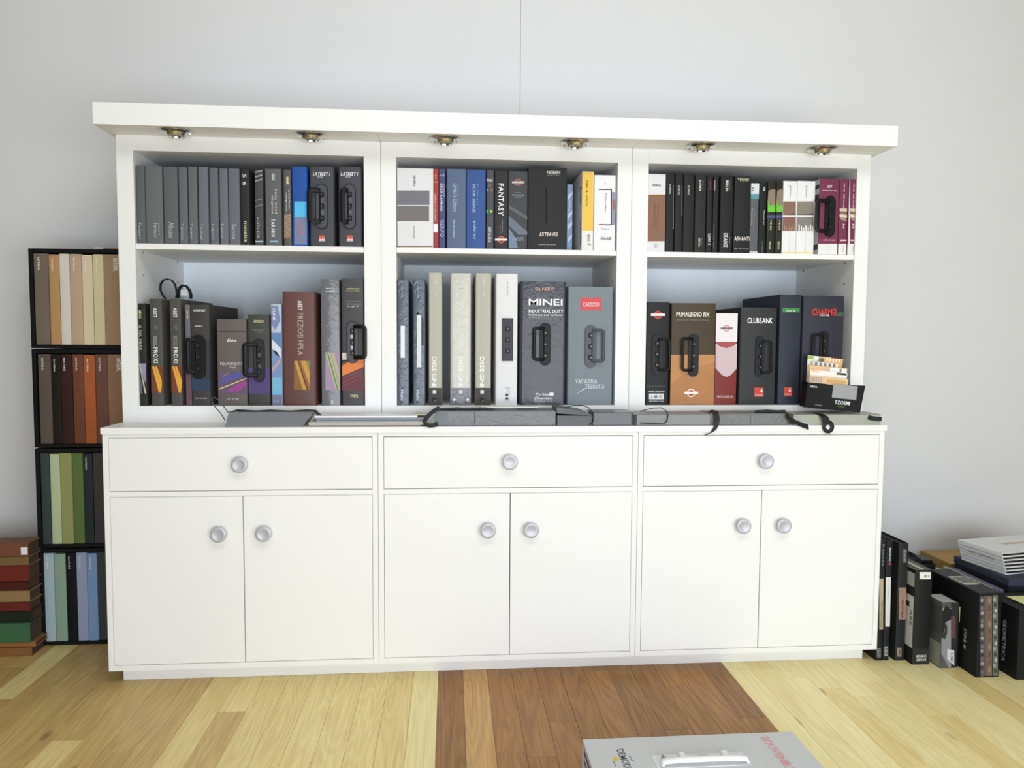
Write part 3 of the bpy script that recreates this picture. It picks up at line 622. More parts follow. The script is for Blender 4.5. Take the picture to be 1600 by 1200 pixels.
P(bk, [(460, 564), (465, 564), (479, 609), (473, 609)], 'c89448'); P(bk, [(470, 564), (478, 564), (484, 582), (484, 604)], 'c89848'); P(bk, [(478, 564), (484, 564), (484, 580)], '8c8450', 3); P(bk, [(465, 564), (466.4, 564), (481, 609), (479.6, 609)], '4a3424', 3)
bk = book(502, 531, 436, '6f7074', 'tall grey binder with pink and green striped picture', rnd=.003, rough=.32, coat=.5, bump=.25, bscale=40)
T(bk, 509, 449.5, 523, 452.3, 'design of', 'e8e8ea', 'h'); T(bk, 509, 453.2, 523, 456, 'woodskin', 'e8e8ea', 'h'); T(bk, 509, 509, 523, 511, 'hpl sheets', 'a8aab0', 'h'); T(bk, 510, 533, 527, 539, '2560', '9a9ca2', 'h')
D(bk, 508.5, 550, 532.5, 609.5, 'a890ac'); P(bk, [(508.5, 551), (515, 551), (531, 609), (524.5, 609)], 'b0bc88', 3); P(bk, [(517, 551), (522, 551), (532, 585), (532, 604)], 'b8b090', 3); P(bk, [(511, 551), (512.5, 551), (528.4, 609), (527, 609)], '506048', 4); T(bk, 518, 625.5, 520.5, 632, '8', 'f0f0f0', 'h')
bk = book(534.2, 568.6, 435.4, '514f52', 'tall dark grey sample case with black handle and orange maroon band', 'sample_case', 'case', rnd=.005)
T(bk, 542, 449.5, 561.5, 452.3, 'architects', 'd0c890', 'h'); T(bk, 540.5, 453.4, 563, 456, 'compendium', 'd0c890', 'h'); T(bk, 541, 470.5, 564, 472.5, 'decorative panel', 'a8a8a8', 'h'); T(bk, 541, 474, 564, 476, 'and laminates', 'a8a8a8', 'h'); T(bk, 543, 477.4, 561, 480, 'break 27', 'c0c0c0', 'h')
D(bk, 533, 566, 569, 610.5, '6e4248', 1); P(bk, [(534, 587.5), (534, 571), (546, 565), (568.5, 560), (568.5, 573)], 'dc8048', 2); D(bk, 533.5, 551, 543, 562, 'c8c4b8', 1); P(bk, [(534, 567), (534, 565.6), (545, 560), (545, 561.5)], '302c2c', 3); T(bk, 547.5, 616.5, 559.5, 622, 'Gdoz', 'd8d0a0', 'x')
for q in range(3): P(bk, [(536, 604 - q * 6), (536, 603 - q * 6), (566, 590 - q * 6), (566, 591 - q * 6)], '8c5c60', 3)
grip_handle(bk, (542, 501.5, 560.5, 567.5), (550, 507, 573.5, 562), bar=.0078, out=.02, inner='4c4b4e', shiny='7d92a4')

# black carry straps looped above the striped binders
sm_ = mat('1f1f21', .6)
YS = YF + .05
c = at(263, 468, YS); zt = at(263, 467, YF).z + .0006
pts = [at(u, v, YS) for u, v in ((259, 467), (254, 461), (250.5, 453), (251, 444), (255.5, 437.5), (262, 435.8), (268, 437.5), (273, 444), (275.5, 452), (276.5, 460), (275, 466))]
for p in pts: p.z = max(p.z, zt)
tag(MB().band(pts, .006, .004, (0, 1, 0)).build('carry_strap', sm_, origin=c), 'black loop strap standing on the two orange striped binders', 'strap')
# curled strap on the second striped binder and the case
pts = [at(u, v, YS + .02) for u, v in ((279, 466), (279, 458), (280.5, 450), (285, 446), (291, 447), (296, 453), (298.5, 461), (298, 467))]
for p in pts: p.z = max(p.z, zt)
s2 = MB().band(pts, .007, .007, (0, 1, 0)).build('carry_strap', sm_, origin=at(288, 466, YS + .02)); tag(s2, 'thick curled black strap with white tag, next to the loop strap', 'strap')
a = at(282, 462, YS + .011); b = at(293, 453, YS + .011); MB().box((a.x, YS + .014, a.z), (b.x, YS + .017, b.z)).build('white_tag', mat('c4c6ca', .5), s2)

# ---- lower shelf of the middle bookcase
R_ = R = Row(ZO0, 535, KL, *OP[1], 'sample binders on the lower shelf of the middle bookcase', .27)
for j, (l, r, lab) in enumerate(((621, 639, 'blue-black shrink-wrapped binder with short white label, against the bookcase side'), (645.5, 664.5, 'blue-black shrink-wrapped binder with long white label, beside beige binder'))):
    bk = book(l, r, 437, '56616e', lab, rough=.32, coat=.4, bump=.5, bscale=55, rnd=.004)
    if j == 0: D(bk, 626, 509, 632.5, 559, 'e4e8ec')
    else: D(bk, 651.5, 492, 658, 574, 'd8dcdc'); D(bk, 658.5, 497, 662, 540, '44484c', 1)
    T(bk, l + 6, 440, l + 9, 466, 'essencia', '98a4b4', 'd'); T(bk, l + 5, 609, l + 9, 625, 'FINAI', 'd4dae4', 'd')
    D(bk, l + 5, 627.5, l + 9.5, 629, '23262a'); 
    if j: P(bk, [(653 + 2.5 * math.cos(q * .785), 490 + 2.2 * math.sin(q * .785)) for q in range(8)], '23262a', 3, 'finger_hole')
for j, (l, r, t, lab, wr) in enumerate(((670, 691, 426, 'tall beige binder beside the blue-black wrapped pair', 0), (703.5, 736, 427, 'widest beige binder, wrapped in wrinkled clear film', 1), (743, 767, 427, 'tall beige binder beside the white handle-plate binder', 0))):
    bk = book(l, r, t, 'c6c4bc' if wr else 'b9b6aa', lab, rough=.32 if wr else .5, coat=.4 if wr else 0, bump=.5 if wr else 0, bscale=35, rnd=.009 if wr else .004)
    if wr: D(bk, l - 4, 606, r + 4, 636, '6c6b72', 1, m=mat('6c6b72', .3, KL, coat=.4, bump=.5, bscale=60))
    else: D(bk, l - 4, 606, r + 4, 636, '4a4644', 1)
    xm = (l + r) / 2 - (2 if not wr else 0)
    T(bk, xm + 1, 432, xm + 5, 464, 'collezione', 'dcd8cc', 'd'); T(bk, xm - 2, 434, xm, 462, 'materia', 'd4d0c4', 'd'); T(bk, xm - 3.5, 557, xm + 3.5, 604, 'DISEGNI', 'f4f2ec', 'd'); D(bk, xm - 2.4, 609.5, xm + 3, 615, 'dedbd4', 3)
    c0 = (xm, 624)
    if wr:
        for dx in (-10, 11): P(bk, [(xm + dx + 2.2 * math.cos(q * .785), 624.5 + 2.2 * math.sin(q * .785)) for q in range(8)], 'eeeeee', 3, 'finger_hole')
        P(bk, [(xm + 7 * math.cos(q * .5236), 624.5 + 6 * math.sin(q * .5236)) for q in range(12)], '9a98a0', 3)
    else:
        P(bk, [(c0[0] + 3.8 * math.cos(q * .785), c0[1] + 3.8 * math.sin(q * .785)) for q in range(8)], '2c2a2a', 3, 'finger_hole'); P(bk, [(c0[0], c0[1] + 3), (c0[0] + 2.6, c0[1] + .5), (c0[0] + 1.2, c0[1] + 2.8)], 'e8e8e8', 4)
bk = book(774.5, 808.5, 427.7, 'dddcdd', 'tall white sample case with a flat black handle plate', 'sample_case', 'case', rnd=.005)
grip_handle(bk, (784, 497.5, 802, 564), None, '34343a', 'rect', inner='3c3c42')
T(bk, 792, 440, 794.5, 462, 'tavernier', 'b4b4b8', 'd'); T(bk, 789, 605, 797, 626, 'FM', 'c6c6ca', 'd')
bk = book(812.5, 884, 440, '45474e', 'wide black wrapped sample case with large white lettering', 'sample_case', 'case', rough=.34, coat=.25, bump=.35, bscale=38, rnd=.010)
T(bk, 836.5, 449, 866, 453.5, 'Da NERVI', 'd0a898', 'h'); T(bk, 826, 467.5, 879, 477, 'MINE1', 'fafafa', 'h'); T(bk, 826, 484, 880, 488.5, 'INDUSTRIAL DUTY', 'f0f0f0', 'h'); T(bk, 826, 490.5, 879, 493.5, 'laminates and surfaces', 'd0d0d4', 'h'); T(bk, 826, 495, 844, 497.4, 'collection', 'a8a8ae', 'h')
T(bk, 836, 614, 861, 619.5, 'Pyrinnes', 'f0f0f0', 'h', .1); T(bk, 834, 620, 862, 624, 'Dimension', 'f0f0f0', 'h', .1); T(bk, 834.5, 624.8, 862, 627.5, 'laminate 71.0', 'd0d0d4', 'h'); T(bk, 819, 631.4, 862, 634, 'essenze wood line', '9a9aa0', 'h')
D(bk, 858.5, 613.5, 865, 618.5, 'e4e4e6'); grip_handle(bk, (842.5, 504, 861, 571.5), (831.5, 510, 853, 564.5), bar=.0065)
bk = book(887, 957.5, 448, '7f8990', 'wide blue-grey sample case with a red label', 'sample_case', 'case', rnd=.006)
D(bk, 907, 465, 940, 485, 'd0525a'); T(bk, 911, 472.5, 936, 479, 'CASOCCO', 'f4dede', 'h'); T(bk, 899, 592, 933, 599.5, 'VAITASURIA', 'd4dce0', 'h'); T(bk, 914, 600.5, 944, 607, 'TESSUTO', 'd4dce0', 'h'); P(bk, [(902.5, 615), (902.5, 614.2), (912, 607.5), (918, 605), (912, 609)], 'd4dce0')
grip_handle(bk, (913, 508, 932.5, 574.5), (921, 514, 946, 567), '4a4c52', bar=.006, inner='54575c')

# ---- lower shelf of the bookcase at the floor binders
R_ = R = Row(ZO0, 550, KL, *OP[2], 'sample binders on the lower shelf of the bookcase with maroon spines', .36)
bk = book(1009.5, 1045.5, 472, '2b2b2d', 'black sample case with red roundel, first on its shelf', 'sample_case', 'case', rnd=.004)
roundel(bk, 1028, 492, 6.6, 'b84848', 'f0e4e0', 1.65, fill='8c2c30'); T(bk, 1010, 602, 1039, 604, 'decorative', '707070', 'h'); T(bk, 1013.5, 610.5, 1038, 613, 'FINE DESIGN', 'e0e0e0', 'h'); D(bk, 1014, 615, 1037, 624, 'dcdcdc'); T(bk, 1017, 617, 1034, 622, 'n M 41', '9a9a9a', 'h'); T(bk, 1014.5, 625.2, 1037, 627.6, 'laminates', 'd8d8d8', 'h')
grip_handle(bk, (1017.5, 521, 1035, 585.5), (1027, 528, 1049, 580), bar=.005)
bk = book(1048.2, 1117.2, 473.8, '4e4335', 'wide brown sample case with glowing orange wood lower half', 'sample_case', 'case', rnd=.004)
D(bk, 1046, 554, 1120, 636, 'b57c4a', 1, m=mat('ab7444', .4, grain=.16, scale=14)); T(bk, 1056.5, 488, 1108.5, 494.5, 'PRIMALEGNO FIX', 'f2eedc', 'h'); T(bk, 1057, 498.5, 1107, 500.6, 'decorative laminated surfaces', '908874', 'h'); P(bk, [(1046, 600), (1046, 554.5), (1118, 554.5), (1118, 566), (1085, 574), (1062, 590)], 'c08a58', 2)
roundel(bk, 1080, 614, 6.6, 'f0d8c8', 'f4ece4', 1.65, fill='a85838', r2=.75); T(bk, 1063, 627.2, 1098, 629.4, 'natural impressions', 'd8b898', 'h')
grip_handle(bk, (1074, 521.5, 1092, 588.5), (1064, 527, 1080, 581), bar=.0055)
bk = book(1117.6, 1151.5, 489.2, '84342f', 'red and white binder with a white flap, shorter than its neighbours', rnd=.001, pages=mat('c9c9c6'))
D(bk, 1116, 489.5, 1156, 534, 'e4dfe2'); P(bk, [(1118, 537), (1134, 535), (1152, 537), (1152, 576), (1142, 586), (1135, 589), (1128, 586), (1118, 575)], 'cfb8bc', 2); P(bk, [(1118, 534.5), (1152, 534.5), (1147, 540), (1135, 544), (1124, 541)], 'a85458', 3)
roundel(bk, 1135.5, 513, 5.2, 'c88880', '6a5050', 1.8, fill='e4dfe2', r2=.7); T(bk, 1120, 618, 1146, 622, 'METROLINE LPL', 'e0c4c0', 'h')
bk = book(1155.5, 1213, 480.6, '3b3b3d', 'dark grey sample case with white title and small red square', 'sample_case', 'case', rnd=.006)
T(bk, 1167.5, 497, 1207, 505, 'CLUBSANK', 'f4f4f4', 'h'); grip_handle(bk, (1179, 525, 1195, 589), (1187, 532, 1208, 584), bar=.004)
D(bk, 1178.5, 605.5, 1193, 620, 'd04a40'); T(bk, 1187, 608, 1191.5, 613.5, '4', 'ffffff', 'h'); T(bk, 1180, 615.5, 1191.8, 618, 'lamicolor', 'f4dcd8', 'h')
bk = book(1216.5, 1250.5, 460.5, '333742', 'navy binder with a green label and small red square', rnd=.004)
D(bk, 1222.5, 481, 1249.5, 488, '3f8a50'); T(bk, 1228.5, 483, 1242, 487, 'Linoarte', 'd8ecd8', 'h'); D(bk, 1225, 605, 1237.5, 619, 'd04a40'); T(bk, 1232, 607, 1236, 612.5, '5', 'ffffff', 'h'); T(bk, 1226, 614.6, 1236.6, 617, 'lamicolor', 'f4dcd8', 'h')
bk = book(1252.5, 1317, 462.6, '373743', 'wide dark navy sample case with large red lettering', 'sample_case', 'case', rnd=.006)
T(bk, 1268.5, 482.5, 1309, 493, 'CHARMEL', 'e0423c', 'h'); T(bk, 1281, 490.5, 1295, 494, 'ROYAL', 'f4f4f4', 'h', k=1.0); D(bk, 1309, 488, 1317.5, 494, '3a6a4a')
grip_handle(bk, (1279, 517, 1294.5, 580), (1268, 521, 1287, 576), bar=.0055)

# ------------------------------------------------------------------ things on the countertop
ZT = ZC1 + .0002
gm = mat('74767a', .5, grain=.05)
def crate(name, u0, u1, vt, y0, y1, h, label, cat='binder', group='flat binders lying along the countertop', z0=ZT, m=None, cover=True, zt=None):
    a = at(u0, vt, y0); b = at(u1, vt, y0); z1 = zt or (a.z + b.z) / 2
    c = thing(name, ((a.x + b.x) / 2, (y0 + y1) / 2, z0), label, cat, group)
    m = m or mat(h, .5, grain=.05)
    t = .003
    pr = [(y0 + .003, z0), (y1, z0), (y1, z0 + t), (y0 + t, z0 + t), (y0 + t, z1 - t), (y1, z1 - t), (y1, z1), (y0 + .003, z1), (y0, z1 - .003), (y0, z0 + .003)]
    MB().prism(pr, a.x, b.x, 'x').build('cover', m, c)
    MB().box((a.x + .004, y0 + t + .0004, z0 + t + .0003), (b.x - .004, y1 - .006, z1 - t - .0003)).build('pages', mat('b9b9b4', .8), c)
    c['x0'] = a.x; c['x1'] = b.x; c['z0'] = z0; c['z1'] = z1; c['yf'] = y0; c['k'] = 1.0
    return c

# slanted grey folder with strap
a = at(351.5, 667, -.002); b = at(472.5, 667, -.002); c1 = at(488.5, 642.5, .03); c0 = at(357.5, 645, .03)
c = thing('folder', ((a.x + b.x) / 2, .06, ZT), 'slanted grey board folder with black strap and thin cord loop, on the counter', 'folder')
zt_ = (c0.z + c1.z) / 2
MB().hull8([(a.x, -.002, ZT), (b.x, -.002, ZT), (b.x, .001, ZT), (a.x, .001, ZT)], [(c0.x, .030, zt_), (c1.x, .030, zt_), (c1.x, .033, zt_), (c0.x, .033, zt_)]).build('front_board', gm, c)
MB().hull8([(a.x + .004, .004, ZT), (b.x - .004, .004, ZT), (b.x - .004, .132, ZT), (a.x + .004, .132, ZT)], [(c0.x, .0345, zt_ - .008), (c1.x - .003, .0345, zt_ - .008), (c1.x - .003, .13, zt_ - .008), (c0.x, .13, zt_ - .008)]).build('pages', mat('cfcdc2', .8), c)
p0 = [(c0.x - .004, .06, zt_ - .004), (c0.x + .02, .055, zt_ + .003), (c0.x + .08, .05, zt_ - .001), (c0.x + .13, .05, zt_ + .002), (c0.x + .2, .045, zt_ - .001), (c0.x + .255, .045, zt_ + .003), (c1.x + .004, .05, zt_ + .001), (c1.x + .02, .05, zt_ - .014), (c1.x + .045, .045, zt_ - .022), (c1.x + .052, .045, zt_ - .019)]
MB().band(p0, .014, .006, (0, 1, 0)).build('strap', mat('2e2f33', .5, bump=.3, bscale=60), c)
MB().tube([at(u, v, .05) for u, v in ((357, 645), (349, 634), (343, 626), (335.5, 621), (330.5, 622), (331.5, 629), (338, 638), (345, 646), (352, 657))], .0018, n=6).build('cord', mat('5a5a5e', .6), c, smooth=60)

# flat stack of sheets
zz = ZT
for j, (u0, u1, th, h, lab, y0) in enumerate(((478, 658, .005, '5c5656', 'dark thin board at the bottom of the flat sheet pile', .002), (482, 662, .010, 'cdc8bf', 'beige board just above the bottom of the flat sheet pile', .0), (494, 668, .012, '9aa0aa', 'bluish grey ring book in the flat sheet pile', .006), (492, 652, .007, 'e6e6e8', 'white folder on top of the flat sheet pile', .02))):
    p = at(u0, 662, y0); q = at(u1, 662, y0)
    c = thing('sample_sheet', ((p.x + q.x) / 2, .07, zz), lab + ' on the counter', 'sheet', 'flat sheets piled on the countertop')
    MB().box((p.x, y0, zz), (q.x, .135, zz + th), .0012).build('cover', mat(h, .5), c)
    MB().box((p.x + .002, y0 - .0006, zz + th * .3), (q.x - .003, y0 + .003, zz + th * .7)).build('page_edges', mat({'e6e6e8': 'f0f0f0', '9aa0aa': '70757f'}.get(h, 'a8a49a'), .8), c)
    zz += th + .0002
p = at(646, 650, .04); q = at(660, 650, .04)
tag(MB().box((p.x, .04, zz), (q.x + .012, .10, zz + .003)).build('paper_card', mat('c9c6a4', .6), origin=(p.x, .06, zz)), 'small cream card on the sheet pile next to the black strap loop', 'card')

# long wrapped grey binders
filmg = mat('67686c', .34, coat=.25, bump=.45, bscale=45)
filmd = mat('5c5e63', .34, coat=.2, bump=.3, bscale=60)
c1 = crate('binder', 679, 868, 642, .003, .125, '6f7175', 'long grey binder in wrinkled film, with black strap loop at its end', m=filmg)
c1['group'] = 'flat binders lying along the countertop'
D(c1, 680, 642, 700, 664.5, '71777c', 1); D(c1, 741, 643, 743, 664, '55575a', 1)
MB().tube([at(u, v, -.012) for u, v in ((687, 637), (681, 640), (674, 645), (667, 652), (663.5, 658.5), (665, 663), (671, 665), (678, 664.5), (684, 662))], .0078, .0022, up=(0, -1, 0), n=8).build('strap', mat('2a2a2c', .5), c1, smooth=50)
MB().tube([(c1['x0'] + .01, .03, c1['z1'] + .002), (c1['x0'] + .08, .035, c1['z1'] + .005), (c1['x0'] + .1, .03, c1['z1'] + .003), (c1['x0'] + .17, .04, c1['z1'] + .004), (c1['x0'] + .2, .04, c1['z1'] + .002)], .005, .004, n=7).build('strap_end', mat('303034', .5), c1, smooth=50)
a = c1['x0'] + .16
c = tag(MB().box((a, .045, c1['z1'] + .0068), (a + .2, .11, c1['z1'] + .0088)).build('paper_card', mat('ececec', .6), origin=(a, .07, c1['z1'])), 'white sheet lying on the long film-wrapped grey binder', 'card')
# grey flip box with cord
p = at(870.5, 664, .001); q = at(925, 664, .001); z_l = at(872, 636, .02).z; z_r = at(922, 649, .004).z
c = thing('sample_box', ((p.x + q.x) / 2, .06, ZT), 'small dark grey box with tilted lid and black cord loop on counter', 'box')
MB().box((p.x, .001, ZT), (q.x, .12, z_r), .001).build('body', mat('626468', .5), c)
MB().hull8([(p.x - .001, -.004, z_r + .0075), (q.x + .002, -.006, z_r + .0005), (q.x + .002, .125, z_r + .0005), (p.x - .001, .125, z_r + .0075)], [(p.x - .001, .012, z_l), (q.x - .03, .010, z_r + .014), (q.x - .03, .125, z_r + .014), (p.x - .001, .125, z_l)]).build('lid', mat('6e7074', .5), c)
MB().tube([at(u, v, -.009) for u, v in ((882, 637.5), (895, 634), (910, 633.5), (920, 637), (926, 644), (928, 652), (926, 660), (921, 664.5))], .0016, n=6).build('cord', mat('232325', .6), c, smooth=60)
c2 = crate('binder', 926.5, 989, 644.5, .003, .12, '62646a', 'dark grey flat binder beside the small box with cord loop', m=filmd)
D(c2, 986.5, 646, 989, 664, '33353a', 1)
c3 = crate('binder', 990.5, 1110, 647, .003, .12, '7c7d7c', 'light grey flat binder with a thin black cord loop', m=mat('7c7d7c', .4, coat=.15, bump=.2, bscale=60))
MB().tube([at(u, v, -.002) for u, v in ((1000, 643), (1010, 640), (1022, 637.5), (1033, 637), (1040, 641), (1044, 649), (1042, 658), (1037, 662.5), (1020, 661.5), (1000, 661))], .0016, n=6).build('cord', mat('232325', .6), c3, smooth=60)
MB().box((c3['x0'] - .0004, .000, ZT + .002), (c3['x0'] + .010, .0028, c3['z1'] - .002)).build('end_clip', mat('3a3c42', .5), c3)
c4 = crate('binder', 1111, 1231, 646, .003, .12, '808180', 'wrinkled light grey flat binder between two hanging black straps', m=mat('6b6c6b', .4, coat=.15, bump=.35, bscale=60))
D(c4, 1172, 648, 1173.5, 664, '55565a', 1)
MB().band([(c4['x0'] + .015, .06, c4['z1'] + .003), (c4['x0'] + .016, .0, c4['z1'] + .003), (c4['x0'] + .016, -.006, c4['z1'] - .004)] + [at(u, v, -.0135) for u, v in ((1121, 656), (1119, 666), (1115, 673), (1110, 677), (1102, 679))], [.010, .010, .0098, .0095, .010, .011, .010, .0085], .003, (1, 0, .45)).build('strap', mat('2a2a2c', .5), c4)
MB().tube([(c4['x0'] + .17, .03, c4['z1'] + .003), (c4['x0'] + .21, .02, c4['z1'] + .006), (c4['x0'] + .25, .02, c4['z1'] + .004), (c4['x1'] - .005, .012, c4['z1'] + .006)], .006, .005, n=7).build('strap_end', mat('2a2a2e', .5), c4, smooth=50)
c4e = at(1233, 648, .0)
MB().band([at(u, v, -.012) for u, v in ((1229, 648), (1234, 655), (1243, 660), (1254, 664.5), (1263, 667.5))], [.010, .011, .008, .008, .009], .004, (0, .3, 1)).build('strap', mat('26262a', .5), c4)
HZ = .9128
clear = glassy('d9dccf', .42)
c5 = crate('binder', 1240, 1376, 651, .005, .135, 'a7a99e', 'pale flat binder in clear film, under the black card holder', zt=HZ - .0015, m=mat('8c8d82', .38, coat=.2, bump=.4, bscale=60))
for j in range(4): D(c5, 1250 + j * 14, 652 + (j % 2), 1262 + j * 14, 661, ('b8bcc4', '9c9f7c', 'b3b09a', '8d9098')[j], 1)
MB().box((c5['x0'] + .002, .0042, ZT + .0002), (c5['x1'] - .002, .0046, HZ - .004)).build('clear_film', clear, c5)
MB().band([(c5['x0'] + .098, .045, HZ - .0012), (c5['x0'] + .098, .002, HZ - .0012)] + [at(u, v, -.0125) for u, v in ((1288.5, 651), (1290.5, 657), (1292.5, 661))], [.011, .011, .012, .014, .015], .0022, (1, 0, 0)).build('strap', mat('222224', .5), c5)
bp_ = MB(); ring = [at(1294 + 6.5 * math.cos(q * .5236), 667 + 7.5 * math.sin(q * .5236), -.0125) for q in range(12)]
bp_.tube(ring, .0075, .003, up=(0, -1, 0), n=8, closed=True); bp_.build('buckle', mat('222224', .45), c5, smooth=50)
MB().tube([at(u, v, .001) for u, v in ((1357, 652), (1362, 653.5), (1370, 654.5), (1377, 655))], .0085, .004, n=8).build('end_clip', mat('2c2c2e', .5), c5, smooth=50)

# card holder
Q0 = at(1257, 636.5, .060); Q2 = at(1344, 645, .030); Q0.z = max(Q0.z, HZ + .0006); Q2.z = max(Q2.z, HZ + .0003)
e1 = (Q2 - Q0); W1 = e1.length; e1.normalize(); e2 = Vector((-e1.y, e1.x, 0)).normalized(); L2 = 0.060
hm = mat('161617', .6, spec=.2)
Z3 = e1.cross(e2).normalized(); Z0 = Vector((0, 0, 1))
ch = thing('card_holder', Q0 + e1 * .1 + e2 * .03, 'black desk card holder with white lettering, standing on the pale film-wrapped binder', 'card holder')
def slab(p, a, b, cc, name, m, parent):
    p = Vector(p); return MB().hull8([p, p + a, p + a + b, p + b], [p + cc, p + a + cc, p + a + b + cc, p + b + cc]).build(name, m, parent)
H0 = at(1257, 597, Q0.y).z - Q0.z; H1 = at(1347, 602, Q2.y).z - Q2.z; S = .36 * W1
slab(Q0, e1 * W1, e2 * L2, Z3 * .003, 'floor_plate', hm, ch)
P0 = Q0 + Z3 * .003; PS = P0 + e1 * S
def wall4(p, q, hp, hq, fl, name, m=hm):
    t2 = e2 * .0025
    return MB().hull8([p, q, q + t2, p + t2], [p + Z3 * hp, q + fl + Z3 * hq, q + fl + t2 + Z3 * hq, p + t2 + Z3 * hp]).build(name, m, ch)
wall4(P0 - e2 * .004, PS - e2 * .001, H0 - .003, H0 - .003, e1 * 0, 'front_wall', mat('121213', .6, spec=.2))
wall4(PS + e1 * .0004, P0 + e1 * W1, H0 - .004, H1 - .003, e1 * .006, 'front_wall')
slab(P0 + e2 * .0026, e1 * .0025, e2 * (L2 - .003), Z3 * (H0 - .003), 'end_wall', hm, ch)
slab(P0 + e1 * (W1 - .0028) + e2 * .0026, e1 * .0025, e2 * (L2 - .003), Z3 * (H1 - .008), 'end_wall', hm, ch)
slab(P0 + e1 * .003 + e2 * (L2 - .003), e1 * (W1 - .0065), e2 * .0025, Z3 * (H0 - .006), 'back_wall', hm, ch)
slab(PS + e1 * ((W1 - S) * .16) - e2 * .0012 + Z3 * (H1 * .42), e1 * ((W1 - S) * .68), e2 * .001, Z3 * (H1 * .50), 'clear_window', mat('6f6f6b', .25, coat=.5, bump=.3, bscale=50), ch)
n1 = -e2
WS = W1 - S
lettering(ch, 'TZOSIMI', PS + e1 * (WS * .26) + Z3 * .020 - e2 * .0004, e1 * (WS * .42), Z3 * .0135, mat('f0f0f0', .5), n1, .001)
lettering(ch, 'lamina', PS + e1 * (WS * .36) + Z3 * .011 - e2 * .0004, e1 * (WS * .18), Z3 * .005, mat('6e8a3a', .5), n1, .001)
lettering(ch, 'ARPA', P0 + e1 * (S * .12) + Z3 * (H0 - .020) - e2 * .0044, e1 * (S * .36), Z3 * .007, mat('e8e8e8', .5), n1, .001)
lettering(ch, 'ITALIA', P0 + e1 * (S * .50) + Z3 * .008 - e2 * .0034, e1 * (S * .34), Z3 * .004, mat('b8b8b8', .5), n1, .001)
# cards standing in the holder
ct = [('d8b98e', 'tan sample card at the front of the card holder, with violet barcode', -0.020, .135, .026, 0), ('e6e2da', 'cream card behind the tan one in the card holder', -.022, .132, .047, .01), ('dcb68a', 'tan card with white corner label in the card holder', -.020, .136, .063, -.02),
      ('ddd6c4', 'cream card with grey bars in the card holder', .020, .09, .078, -.05), ('dfa368', 'orange striped card leaning in the card holder', .030, .085, .096, .06), ('dfe0d0', 'white and green card at the back of the card holder', -.006, .085, .098, -.06)]
for j, (h, lab, ox, wd, up, rot) in enumerate(ct):
    base = P0 + Z3 * .0003 + e1 * (.018 + ox * .5) + e2 * (.0035 + j * .0085) + Z3 * .0004
    # cards face the viewer, their feet on the holder's floor
    dx = (e1 * math.cos(.25) - e2 * 0 ).normalized()
    cdx = e1; tl = rot
    up3 = (Z3 + e1 * tl).normalized(); hgt = H0 + up - .004
    wdt = min(wd, W1 - .035)
    c = thing('sample_card', base, lab, 'card', 'sample cards in the card holder')
    q = base
    MB().hull8([q, q + cdx * wdt, q + cdx * wdt + e2 * .0015, q + e2 * .0015], [q + up3 * hgt, q + cdx * wdt + up3 * hgt, q + cdx * wdt + up3 * hgt + e2 * .0015, q + up3 * hgt + e2 * .0015]).build('card', mat(h, .6), c)
    def pt(fa, fb): return q + cdx * (wdt * fa) + up3 * (hgt * fb) - e2 * .0004
    def mark(fa, fb, ga, gb, hh):
        mb = MB(); mb.add([pt(fa, fb), pt(ga, fb), pt(ga, gb), pt(fa, gb)], [(0, 1, 2, 3)]); mb.build('printed_mark', mat(hh, .6), c, flip=False)
    top0 = 1 - .018 / hgt
    if j == 0:
        for n in range(7): mark(.03 + n * .045, .80, .05 + n * .045, .97, '8a84a0')
        mark(.45, .80, .95, .93, 'c89e6a')
    if j == 1: mark(.72, .93, .98, .985, '3a3a3a'); mark(.03, .95, .25, .975, 'd8b070')
    if j == 2: mark(.55, .88, .98, .985, 'e4e4e2'); mark(.8, .9, .85, .98, '77777c')
    if j == 3:
        for n in range(5): mark(.08 + n * .18, .90, .18 + n * .18, .985, '7c7c88')
    if j == 4:
        for n in range(5): mark(.3 + n * .13, .93, .36 + n * .13, .99, 'f2f0e8')
        mark(.02, .9, .2, .98, '4c6a58')
    if j == 5: mark(.0, .93, .25, .995, '9cb060'); mark(.3, .95, .6, .99, 'f4f4f4')

# ------------------------------------------------------------------ colour sample rack behind the cabinet end
YR = .36; XL, XR = -.4025, -.006
RZ = [(1.1285, 1.4955), (.7575, 1.1245), (.3765, .7535), (.0002, .3725)]
RL = ['topmost black tray of the rack, holding beige samples', 'second black tray from the top, holding brown and orange samples', 'third black tray of the rack, holding green samples', 'bottom black tray of the rack standing on the floor, blue samples']
trm = mat('17191a', .45)
STR = [[('71665a', 54, 77, 'grey-brown'), ('b08a5c', 77, 94, 'caramel'), ('cfc9bb', 94, 110, 'off-white'), ('b8a084', 110, 129, 'sand'), ('d3c7a8', 129, 146, 'cream'), ('d2c79c', 146, 163, 'pale yellow'), ('a0866a', 163, 190, 'light brown')],
       [('5c514a', 61, 81, 'taupe'), ('231e1b', 81, 96, 'near-black brown'), ('3a231f', 96, 114, 'dark maroon brown'), ('6e4230', 114, 132, 'chestnut'), ('a85c34', 132, 150, 'orange'), ('6c4c42', 150, 169, 'reddish brown'), ('8e7058', 169, 194, 'light walnut')],
       [('3a4443', 59, 79, 'dark slate green'), ('b4c09c', 79, 95, 'pale green'), ('93985e', 95, 114, 'olive'), ('5f7440', 114, 131, 'leaf green'), ('2c363a', 131, 146, 'blue-black'), ('434241', 146, 172, 'charcoal')],
       [('a3b6bc', 69, 86, 'pale blue-grey'), ('8ca592', 86, 104, 'sage green'), ('171a20', 104, 120, 'black'), ('98a3bd', 120, 137, 'lavender blue'), ('7f9cc4', 137, 153, 'sky blue'), ('3f4648', 153, 176, 'dark grey')]]
